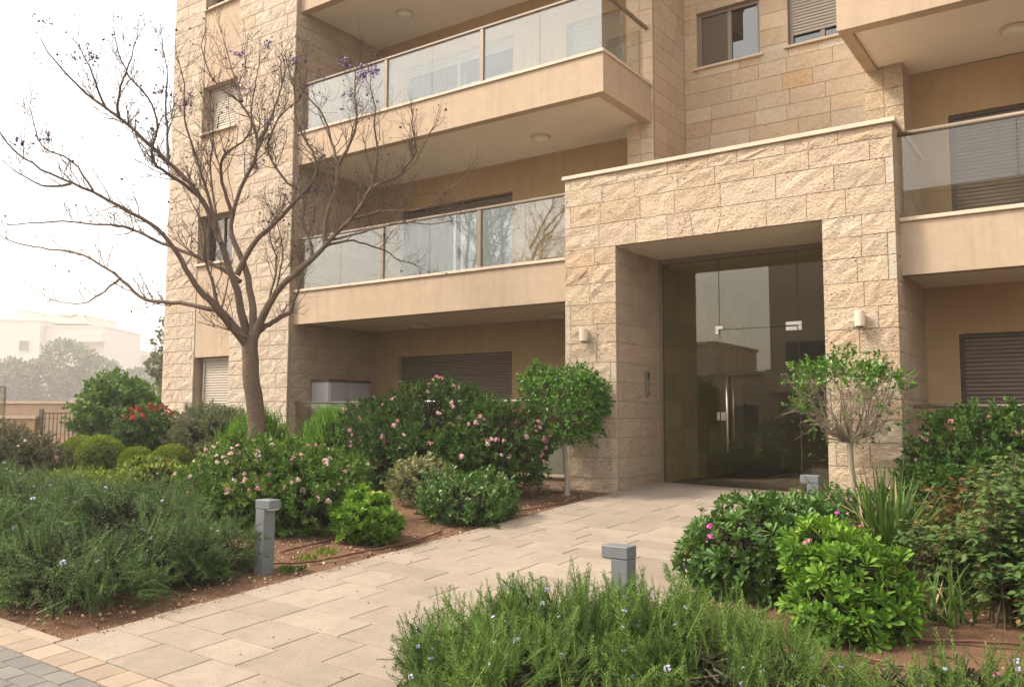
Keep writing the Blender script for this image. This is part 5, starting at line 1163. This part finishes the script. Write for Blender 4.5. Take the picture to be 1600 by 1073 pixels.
rng = np.random.RandomState(500)
jb = np.array(LIMBS[0][0][:3]); jz = gz(jb[0], jb[1])-0.05
J = thing('jacaranda_tree', 'tall bare spreading tree with a few purple blossoms in front of the tower', 'tree', (jb[0], jb[1], jz))
def smooth_path(P, n):
    P = np.asarray(P, float); s = np.r_[0, np.cumsum(np.linalg.norm(np.diff(P[:, :3], axis=0), axis=1))]; u = np.linspace(0, s[-1], n)
    Q = np.stack([np.interp(u, s, P[:, k]) for k in range(P.shape[1])], -1)
    for _ in range(2): Q[1:-1] = (Q[:-2]+2*Q[1:-1]+Q[2:])/4
    return Q, s[-1]
Ttr, Tbr, Ttw = Tubes(), Tubes(), Tubes(); ends = []
def grow(p, d, L, r, level):
    """a crooked twig that turns up towards the light and forks"""
    n = 5 if level < 2 else 3; pts = [p]; dd = d.copy()
    for k in range(n):
        dd = dd + rng.normal(size=3)*0.17 + np.array([0, 0, 0.12]); dd /= np.linalg.norm(dd); pts.append(pts[-1]+dd*L/n)
    pts = np.array(pts); (Tbr if r > 0.006 else Ttw).add(pts, np.linspace(r, r*0.5, n+1), 5 if r > 0.006 else 3)
    if level < 3:
        kids = (4 if level == 1 else 3)+(rng.rand() < 0.5)
        for _ in range(kids):
            k = rng.randint(1, n+1); b = rng.normal(size=3)*0.75 + dd + np.array([0, 0, 0.15]); b /= np.linalg.norm(b)
            grow(pts[k], b, L*rng.uniform(0.45, 0.75), max(r*0.55, 0.0024), level+1)
    else: ends.append(pts[-1])
for li, limb in enumerate(LIMBS):
    A = np.array(limb); A[:, 3] *= 0.93 if li == 0 else 0.84
    if li == 0:
        A[0, 2] = jz; A = np.r_[[[A[0, 0], A[0, 1], jz-0.1, A[0, 3]*1.35]], A]; A[1, 3] *= 1.12
    Q, Ln = smooth_path(A, max(5, int(len(A)*2.2)))
    wob = rng.normal(size=(len(Q), 3))*0.006; wob[0] = 0; Q[:, :3] += wob
    (Ttr if A[0, 3] > 0.045 else Tbr).add(Q[:, :3], Q[:, 3], 12 if A[0, 3] > 0.045 else 7)
    if li == 0: continue
    big = A[0, 3] > 0.045; cnt = int(Ln*(6.5 if A[0, 3] > 0.03 else 9))
    for _ in range(cnt):
        u = rng.uniform(0.42 if big else 0.2, 1.0); k = min(int(u*(len(Q)-1)), len(Q)-2); p = Q[k, :3]; r0 = Q[k, 3]
        ax = Q[k+1, :3]-Q[k, :3]; ax /= np.linalg.norm(ax); b = rng.normal(size=3); b -= ax*(b @ ax); b /= np.linalg.norm(b)
        d = ax*rng.uniform(0.5, 1.0)+b*rng.uniform(0.5, 1.0)+np.array([0, 0, 0.25]); d /= np.linalg.norm(d)
        grow(p, d, rng.uniform(0.22, 0.6)*(1.15-0.4*u), min(r0*0.42, 0.008), 2 if rng.rand() < 0.55 else 1)
    ax = Q[-1, :3]-Q[-3, :3]; ax /= np.linalg.norm(ax)
    for _ in range(3): grow(Q[-1, :3], ax+rng.normal(size=3)*0.3, rng.uniform(0.2, 0.42), 0.0045, 2)
ends = np.array(ends)
k = rng.choice(len(ends), 420, replace=False); L = Leaves(); pp = ends[k]-np.array([0, 0, 0.01])
tv = np.array([(0, 0, 0), (0.5, 0.45, 0.12), (0, 1, 0), (-0.5, 0.45, 0.12), (0, 0.5, -0.15)]); tf = np.array([(0, 1, 2), (0, 2, 3), (0, 4, 1), (4, 2, 1), (0, 3, 4), (4, 3, 2)])
L.add(tv, tf, pp, frames(rng.normal(size=pp.shape)-np.array([0, 0, 0.5]), rng), rng.uniform(0.03, 0.05, len(pp)), rng.rand(len(pp))); tag(L.build('seed_pods', 'seed_pod', J), kind='stuff')
hi = ends[(ends[:, 2] > Z(3.2))]; cs = hi[rng.choice(len(hi), 22, replace=False)]
L = Leaves()
for c in cs:
    m_ = rng.randint(9, 26); pp = c+rng.normal(size=(m_, 3))*np.array([0.06, 0.06, 0.05])
    for q in pp: Ttw.add([c-np.array([0, 0, 0.05]), (c+q)/2, q], [0.002, 0.0016, 0.0012], 3)
    L.add(tv, tf, pp, frames(rng.normal(size=pp.shape), rng), rng.uniform(0.03, 0.05, m_), rng.rand(m_))
tag(L.build('blossoms', 'lilac_petal', J), kind='stuff')
Ttr.build('trunk', 'bark', J); Tbr.build('branch', 'bark', J); tag(Ttw.build('twigs', 'twig', J), kind='stuff')

# ------------------------------------------------------------------ irrigation pipes, stones, litter on the beds
def pipe(label, pts, r=0.009, dz=-0.006):
    P = np.array([(x, y_, gz(x, y_)+dz) for x, y_ in pts]); Q, _ = smooth_path(np.c_[P, P[:, :1]*0], 24); Q = Q[:, :3]; Q[:, 2] += np.abs(np.sin(np.arange(24)*1.3))*0.008
    o = MB().tube(Q, r, 7).build('irrigation_pipe', 'pipe_brown', None, smooth=True); return tag(o, label, 'pipe', 'brown irrigation pipes on the soil')
pipe('brown irrigation pipe along the left path edge past the small bright shrub', [(-5.62, 4.63), (-5.411, 4.769), (-5.328, 5.039), (-5.30, 5.33), (-5.245, 5.563), (-5.207, 5.941), (-5.297, 6.413)], 0.010, -0.002)
pipe('short brown irrigation pipe further in behind the left bollard', [(-5.883, 4.968), (-5.898, 5.267), (-5.903, 5.594), (-5.95, 5.9)], 0.010, -0.002)
pipe('brown irrigation pipe looping round the stem of the left standard tree', [(-5.97, 6.7), (-5.66, 7.1), (-5.36, 7.6), (-5.20, 8.1), (-5.17, 8.7), (-5.30, 9.15), (-5.52, 9.3), (-5.75, 9.2), (-5.846, 8.9), (-5.75, 8.6)], 0.010, -0.002)
pipe('brown irrigation pipe crossing the soil of the right bed', [(-1.155, 5.25), (-0.949, 5.35), (-0.757, 5.46), (-0.567, 5.54), (-0.30, 5.66), (0.2, 5.9)], 0.010, 0.02)
pipe('brown irrigation pipe nearest the corner rosemary on the right bed', [(-1.176, 4.92), (-1.043, 4.87), (-0.90, 4.86), (-0.6, 4.95), (-0.2, 5.1)], 0.009, 0.02)
rng = np.random.RandomState(600)
def bits(n, x0, x1, y0, y1, s0, s1):
    x = rng.uniform(x0, x1, n); y_ = rng.uniform(y0, y1, n); s = s0+(s1-s0)*rng.rand(n)**3
    return np.stack([x, y_, hv(x, y_)-0.03+0.012+s*0.15], -1), s
OCT = (np.array([(1, 0, 0), (0, 1, 0), (-1, 0, 0), (0, -1, 0), (0, 0, 0.7), (0, 0, -0.5)], float), np.array([(0, 1, 4), (1, 2, 4), (2, 3, 4), (3, 0, 4), (1, 0, 5), (2, 1, 5), (3, 2, 5), (0, 3, 5)]))
VV = []; FF = []; TT = []; nn = 0
for args in ((6500, -6.8, -5.13, 2.72, 9.4, 0.004, 0.02), (3400, -2.38, 0.4, 3.9, 8.0, 0.004, 0.022)):
    P, s = bits(*args); M = frames(rng.normal(size=P.shape), rng)
    V = P[:, None] + np.einsum('nij,kj->nki', M, OCT[0]*np.array([1, 0.7, 0.55]))*s[:, None, None]*rng.uniform(0.6, 1.3, (len(P), 1, 1)); F = OCT[1][None]+(np.arange(len(P))*6)[:, None, None]+nn
    VV.append(V.reshape(-1, 3)); FF.append(F.reshape(-1, 3)); nn += len(P)*6
    c = np.array([(0.36, 0.24, 0.15), (0.22, 0.12, 0.07), (0.55, 0.44, 0.33), (0.14, 0.085, 0.05)])[rng.choice(4, len(P), p=[0.4, 0.3, 0.12, 0.18])]*rng.uniform(0.8, 1.15, (len(P), 1)); TT.append(np.repeat(c, 6, 0))
for x0, x1, cnt in ((PX0+0.0, PX0+0.10, 900), (PX1-0.12, PX1, 700)):
    P, s = bits(cnt, x0, x1, 2.7, 9.4, 0.002, 0.008); P[:, 2] += 0.022; M = frames(rng.normal(size=P.shape), rng)
    V = P[:, None] + np.einsum('nij,kj->nki', M, OCT[0])*s[:, None, None]; F = OCT[1][None]+(np.arange(len(P))*6)[:, None, None]+nn
    VV.append(V.reshape(-1, 3)); FF.append(F.reshape(-1, 3)); nn += len(P)*6; TT.append(np.repeat(np.array([(0.24, 0.14, 0.08)])*rng.uniform(0.7, 1.3, (len(P), 1)), 6, 0))
tag(mesh_np('gravel', np.concatenate(VV), np.concatenate(FF), 'pebble', None, tone=np.concatenate(TT)), 'small stones and bark chips strewn on the red soil', 'gravel', kind='stuff')
# fallen leaves on the path
n = 70; x = rng.uniform(PX0, PX1, n); y_ = rng.uniform(2.7, 10.6, n); P = np.stack([x, y_, hv(x, y_)+0.006], -1); L = Leaves()
d = rng.normal(size=P.shape); d[:, 2] *= 0.1; L.add(OVATE[0], OVATE[1], P, frames(d, rng, np.tile([0, 0, 1.0], (n, 1))), rng.uniform(0.012, 0.03, n), rng.rand(n))
tag(L.build('litter', 'seed_pod', None), 'dry leaves scattered on the stone path', 'litter', kind='stuff')
# tufts of weeds on the bare soil
for k, (x, y_, lab) in enumerate(((-5.55, 4.95, 'pale weed tuft on the soil right of the left bollard'), (-5.35, 4.62, 'small weed tuft at the path edge by the left bollard'), (-5.62, 5.22, 'dry grass tuft before the small bright shrub'))):
    rr = np.random.RandomState(700+k); root = thing('weed_tuft', lab, 'weeds', (x, y_, gz(x, y_)-0.03)); L = Leaves(); P = np.array([x, y_, gz(x, y_)-0.025])+rr.normal(size=(130, 3))*np.array([0.06, 0.05, 0.0]); d = rr.normal(size=P.shape)*0.6+np.array([0, 0, 0.9])
    L.add(LANCE[0], LANCE[1], P, frames(d, rr), rr.uniform(0.03, 0.07, 130), rr.rand(130)); tag(L.build('blades', 'yellow_leaf' if k != 1 else 'lantana_leaf', root), kind='stuff')
st = MB(); rr = random.Random(4)
bm = bmesh.new(); bmesh.ops.create_icosphere(bm, subdivisions=2, radius=0.075)
for v in bm.verts: v.co = Vector((v.co.x*1.25, v.co.y, v.co.z*0.65))*rr.uniform(0.82, 1.12)
me = bpy.data.meshes.new('field_stone'); bm.to_mesh(me); bm.free(); me.materials.append(MATS['coping_stone'])
o = link(bpy.data.objects.new('field_stone', me)); o.location = (-5.85, 9.35, gz(-5.85, 9.35)); tag(o, 'pale loose stone on the soil behind the left standard tree', 'stone')
mk = thing('garden_marker', 'thin pale marker post at the edge of the tall lantana', 'post', (-5.93, 8.18, gz(-5.93, 8.18)))
MB().box(-5.955, -5.905, 8.165, 8.195, gz(-5.93, 8.18)-0.05, gz(-5.93, 8.18)+0.33, ch=0.004).build('post', 'cabinet_grey', mk)

# ------------------------------------------------------------------ garden wall, gate and the hazy neighbourhood
gw = thing('garden_wall', 'low stone garden wall with coping and glass screen at the far left', 'wall', (-18.6, 8.5, gz(-18.6, 8.5)))
zg = gz(-18.6, 8.5)-0.1; U = np.array([0.82, 0.572])
def obox(name, mat, par, c, L, T_, z0, z1):
    """a box along the direction U, centred at c"""
    Nn = np.array([-U[1], U[0]]); V = []
    for z in (z0, z1):
        for a, b in ((-.5, -.5), (.5, -.5), (.5, .5), (-.5, .5)): p = np.array(c)+U*L*a+Nn*T_*b; V.append((p[0], p[1], z))
    m = MB(); m.v = V; m.f = [(0, 3, 2, 1), (4, 5, 6, 7), (0, 1, 5, 4), (1, 2, 6, 5), (2, 3, 7, 6), (3, 0, 4, 7)]; return m.build(name, mat, par)
c1 = np.array([-18.9, 8.2])
obox('wall_body', 'plaster_warm', gw, c1, 2.1, 0.22, zg, 1.50); obox('coping', 'coping_stone', gw, c1, 2.16, 0.30, 1.502, 1.56)
obox('glass_screen', 'balcony_glass_bronze', gw, c1+U*-0.35, 1.35, 0.012, 1.565, 2.13); obox('screen_frame', 'fence_iron', gw, c1+U*-0.35, 1.42, 0.03, 2.135, 2.165); obox('screen_frame', 'fence_iron', gw, c1+U*0.345, 0.03, 0.03, 1.562, 2.134)
gt = thing('iron_gate', 'dark iron gate with thin upright bars beside the garden wall', 'gate', (-17.7, 9.05, gz(-17.7, 9.05)))
g0 = c1+U*1.12; obox('gate_post', 'fence_iron', gt, g0, 0.07, 0.07, zg, 1.70)
obox('gate_rail', 'fence_iron', gt, g0+U*0.45, 0.82, 0.03, 1.60, 1.63); obox('gate_rail', 'fence_iron', gt, g0+U*0.45, 0.82, 0.03, 1.50, 1.515)
for k in range(10): obox('bar', 'fence_iron', gt, g0+U*(0.08+k*0.083), 0.014, 0.014, zg, 1.60)
w2 = thing('far_garden_wall', 'plain tan garden wall behind the iron gate', 'wall', (-22.5, 11.0, gz(-22.5, 11.0)))
obox('wall_body', 'plaster', w2, (-21.4, 11.9), 5.5, 0.25, gz(-22, 11)-0.2, 1.86); obox('coping', 'coping_stone', w2, (-21.4, 11.9), 5.56, 0.33, 1.862, 1.93)

def far_building(name, label, origin, ang, blocks, wins, balc, mat, sc=1.0):
    """blocks: (x0,x1,y0,y1,z0,z1) in a local frame; wins on the near face: (x0,x1,z0,z1,y)"""
    root = thing(name, label, 'building', origin); root.rotation_euler = (0, 0, ang); root.scale = (sc, sc, sc)
    for b in blocks:
        m = MB().box(*b); me = bpy.data.meshes.new('wall'); me.from_pydata(m.v, [], m.f); me.materials.append(MATS[mat]); link(bpy.data.objects.new('wall', me), root)
        m = MB().box(b[0]-0.1, b[1]+0.1, b[2]-0.1, b[3]+0.1, b[5]+0.01, b[5]+0.22); me = bpy.data.meshes.new('parapet'); me.from_pydata(m.v, [], m.f); me.materials.append(MATS[mat]); link(bpy.data.objects.new('parapet', me), root)
    for x0, x1, z0, z1, y_ in wins:
        w_ = thing('window', None, None, parent=root)
        m = MB().box(x0, x1, y_-0.02, y_+0.1, z0, z1); me = bpy.data.meshes.new('pane'); me.from_pydata(m.v, [], m.f); me.materials.append(MATS['far_glass']); link(bpy.data.objects.new('pane', me), w_)
        m = MB().box(x0-0.1, x0, y_-0.08, y_+0.1, z0-0.1, z1+0.1); m.box(x1, x1+0.1, y_-0.08, y_+0.1, z0-0.1, z1+0.1); m.box(x0, x1, y_-0.08, y_+0.1, z1, z1+0.1); m.box(x0, x1, y_-0.12, y_+0.1, z0-0.1, z0)
        me = bpy.data.meshes.new('frame'); me.from_pydata(m.v, [], m.f); me.materials.append(MATS[mat]); link(bpy.data.objects.new('frame', me), w_)
    for x0, x1, z0, y_ in balc:
        m = MB().box(x0, x1, y_-1.5, y_, z0, z0+0.2); m.box(x0, x1, y_-1.5, y_-1.38, z0+0.2, z0+1.15); m.box(x0, x0+0.12, y_-1.38, y_, z0+0.2, z0+1.15); m.box(x1-0.12, x1, y_-1.38, y_, z0+0.2, z0+1.15)
        me = bpy.data.meshes.new('balcony'); me.from_pydata(m.v, [], m.f); me.materials.append(MATS[mat]); link(bpy.data.objects.new('balcony', me), root)
    return root
# local x runs to the right as seen from the garden, local -y faces it
fa = math.atan2(0.574, 0.819)
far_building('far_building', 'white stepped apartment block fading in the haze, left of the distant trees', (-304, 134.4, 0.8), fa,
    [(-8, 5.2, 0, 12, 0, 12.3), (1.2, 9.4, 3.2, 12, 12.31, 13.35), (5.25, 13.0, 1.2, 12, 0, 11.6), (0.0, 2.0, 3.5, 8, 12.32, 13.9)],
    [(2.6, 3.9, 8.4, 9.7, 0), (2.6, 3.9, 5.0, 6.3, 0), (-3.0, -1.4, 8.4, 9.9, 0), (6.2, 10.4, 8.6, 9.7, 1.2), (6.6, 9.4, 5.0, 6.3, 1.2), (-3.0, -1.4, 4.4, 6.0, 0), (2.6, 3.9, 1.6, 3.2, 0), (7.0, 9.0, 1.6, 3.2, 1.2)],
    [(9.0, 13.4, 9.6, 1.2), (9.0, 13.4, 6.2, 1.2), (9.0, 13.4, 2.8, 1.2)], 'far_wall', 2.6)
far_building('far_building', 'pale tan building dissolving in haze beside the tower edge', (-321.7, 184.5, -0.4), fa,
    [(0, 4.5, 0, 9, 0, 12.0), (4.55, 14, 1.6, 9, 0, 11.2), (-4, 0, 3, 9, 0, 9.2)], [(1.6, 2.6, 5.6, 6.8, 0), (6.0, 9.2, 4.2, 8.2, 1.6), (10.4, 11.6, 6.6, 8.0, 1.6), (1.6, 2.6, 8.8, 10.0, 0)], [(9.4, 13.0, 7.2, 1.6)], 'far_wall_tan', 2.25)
def far_tree(label, x, y_, hgt, lobes, n, size, seed, mat='haze_paled_leaf', name='far_tree', trunk=0.18, sc=1.0):
    lobes = [tuple(q*sc for q in l) for l in lobes]; size *= sc
    rng = np.random.RandomState(seed); z = gz(x, y_)-0.2; root = thing(name, label, 'tree', (x, y_, z)); P, D = on_lobes(rng, n, lobes, (x, y_, z), 0.6, lump_amp=0.32, lumps=26)
    T = Tubes(); T.add([(x, y_, z), (x+0.1, y_, z+hgt*0.3), (x, y_, z+hgt*0.6)], [trunk, trunk*0.8, trunk*0.5], 8)
    for k in rng.choice(len(P), 26, replace=False): T.add([(x, y_, z+hgt*rng.uniform(0.2, 0.5)), (P[k]+np.array([x, y_, z+hgt*0.5]))/2, P[k]], [trunk*0.35, trunk*0.22, 0.02], 4)
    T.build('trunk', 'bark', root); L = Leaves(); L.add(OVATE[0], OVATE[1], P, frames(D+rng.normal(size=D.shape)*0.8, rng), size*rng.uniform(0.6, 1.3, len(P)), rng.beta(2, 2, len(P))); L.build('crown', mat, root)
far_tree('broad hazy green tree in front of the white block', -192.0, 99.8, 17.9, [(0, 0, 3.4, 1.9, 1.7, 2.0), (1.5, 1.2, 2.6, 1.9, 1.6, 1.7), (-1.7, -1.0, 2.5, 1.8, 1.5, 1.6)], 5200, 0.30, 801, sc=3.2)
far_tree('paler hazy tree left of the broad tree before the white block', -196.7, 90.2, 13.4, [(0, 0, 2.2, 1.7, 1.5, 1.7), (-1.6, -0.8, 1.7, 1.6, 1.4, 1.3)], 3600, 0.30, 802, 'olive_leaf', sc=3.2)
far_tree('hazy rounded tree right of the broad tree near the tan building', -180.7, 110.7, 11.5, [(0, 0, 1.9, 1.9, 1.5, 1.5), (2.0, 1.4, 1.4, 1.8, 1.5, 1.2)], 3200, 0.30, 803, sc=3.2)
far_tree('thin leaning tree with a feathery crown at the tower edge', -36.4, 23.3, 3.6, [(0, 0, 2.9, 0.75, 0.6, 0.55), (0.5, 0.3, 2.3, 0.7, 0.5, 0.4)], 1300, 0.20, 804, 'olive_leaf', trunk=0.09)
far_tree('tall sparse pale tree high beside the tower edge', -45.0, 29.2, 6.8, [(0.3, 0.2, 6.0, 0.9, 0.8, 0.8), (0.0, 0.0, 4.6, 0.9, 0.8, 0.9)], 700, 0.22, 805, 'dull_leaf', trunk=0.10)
# the street side, seen mirrored in the entrance glass
far_building('opposite_building', 'stone block across the street mirrored in the entrance glass', (-9.0, -22.0, -0.8), math.pi,
    [(-14.0, 5.2, 0, 10, 0, 12.5), (5.25, 19, 1.0, 10, 0, 4.6), (9.0, 12.5, 2.0, 9, 4.6, 6.4)], [(-1.8, 1.2, 0.9, 3.0, 0), (-6.0, -3.4, 0.9, 3.0, 0), (-1.8, 1.2, 4.4, 6.4, 0), (-6.0, -3.4, 4.4, 6.4, 0), (2.4, 4.4, 1.0, 3.0, 0), (2.4, 4.4, 4.4, 6.2, 0), (6.2, 7.6, 1.6, 3.0, 1.0), (9.4, 11.6, 1.2, 3.2, 1.0), (-11, -8, 4.4, 6.4, 0)], [(-2.4, 1.8, 3.6, 0), (-6.6, -2.8, 3.6, 0), (2.2, 5.0, 3.6, 0)], 'far_wall_tan')
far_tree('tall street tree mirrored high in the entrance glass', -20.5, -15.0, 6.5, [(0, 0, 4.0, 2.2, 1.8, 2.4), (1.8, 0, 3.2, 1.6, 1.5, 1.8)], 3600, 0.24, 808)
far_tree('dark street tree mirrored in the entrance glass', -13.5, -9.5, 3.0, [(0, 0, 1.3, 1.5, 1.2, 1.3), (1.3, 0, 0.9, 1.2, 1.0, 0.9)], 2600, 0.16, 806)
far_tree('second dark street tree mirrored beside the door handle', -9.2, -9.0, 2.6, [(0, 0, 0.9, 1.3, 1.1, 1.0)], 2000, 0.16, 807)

# ------------------------------------------------------------------ morning haze over the whole place
m, n_, l_ = newmat('haze_air'); o_ = N(n_, 'ShaderNodeOutputMaterial'); v_ = N(n_, 'ShaderNodeVolumePrincipled'); v_.inputs['Color'].default_value = (1.0, 0.985, 0.95, 1); v_.inputs['Density'].default_value = HAZE; v_.inputs['Anisotropy'].default_value = 0.2
l_.new(v_.outputs[0], o_.inputs['Volume'])
hz = MB().box(-380, 200, -260, 300, -2.2, 42.0).build('haze', 'haze_air'); tag(hz, 'thin pale morning haze', 'haze', kind='stuff')
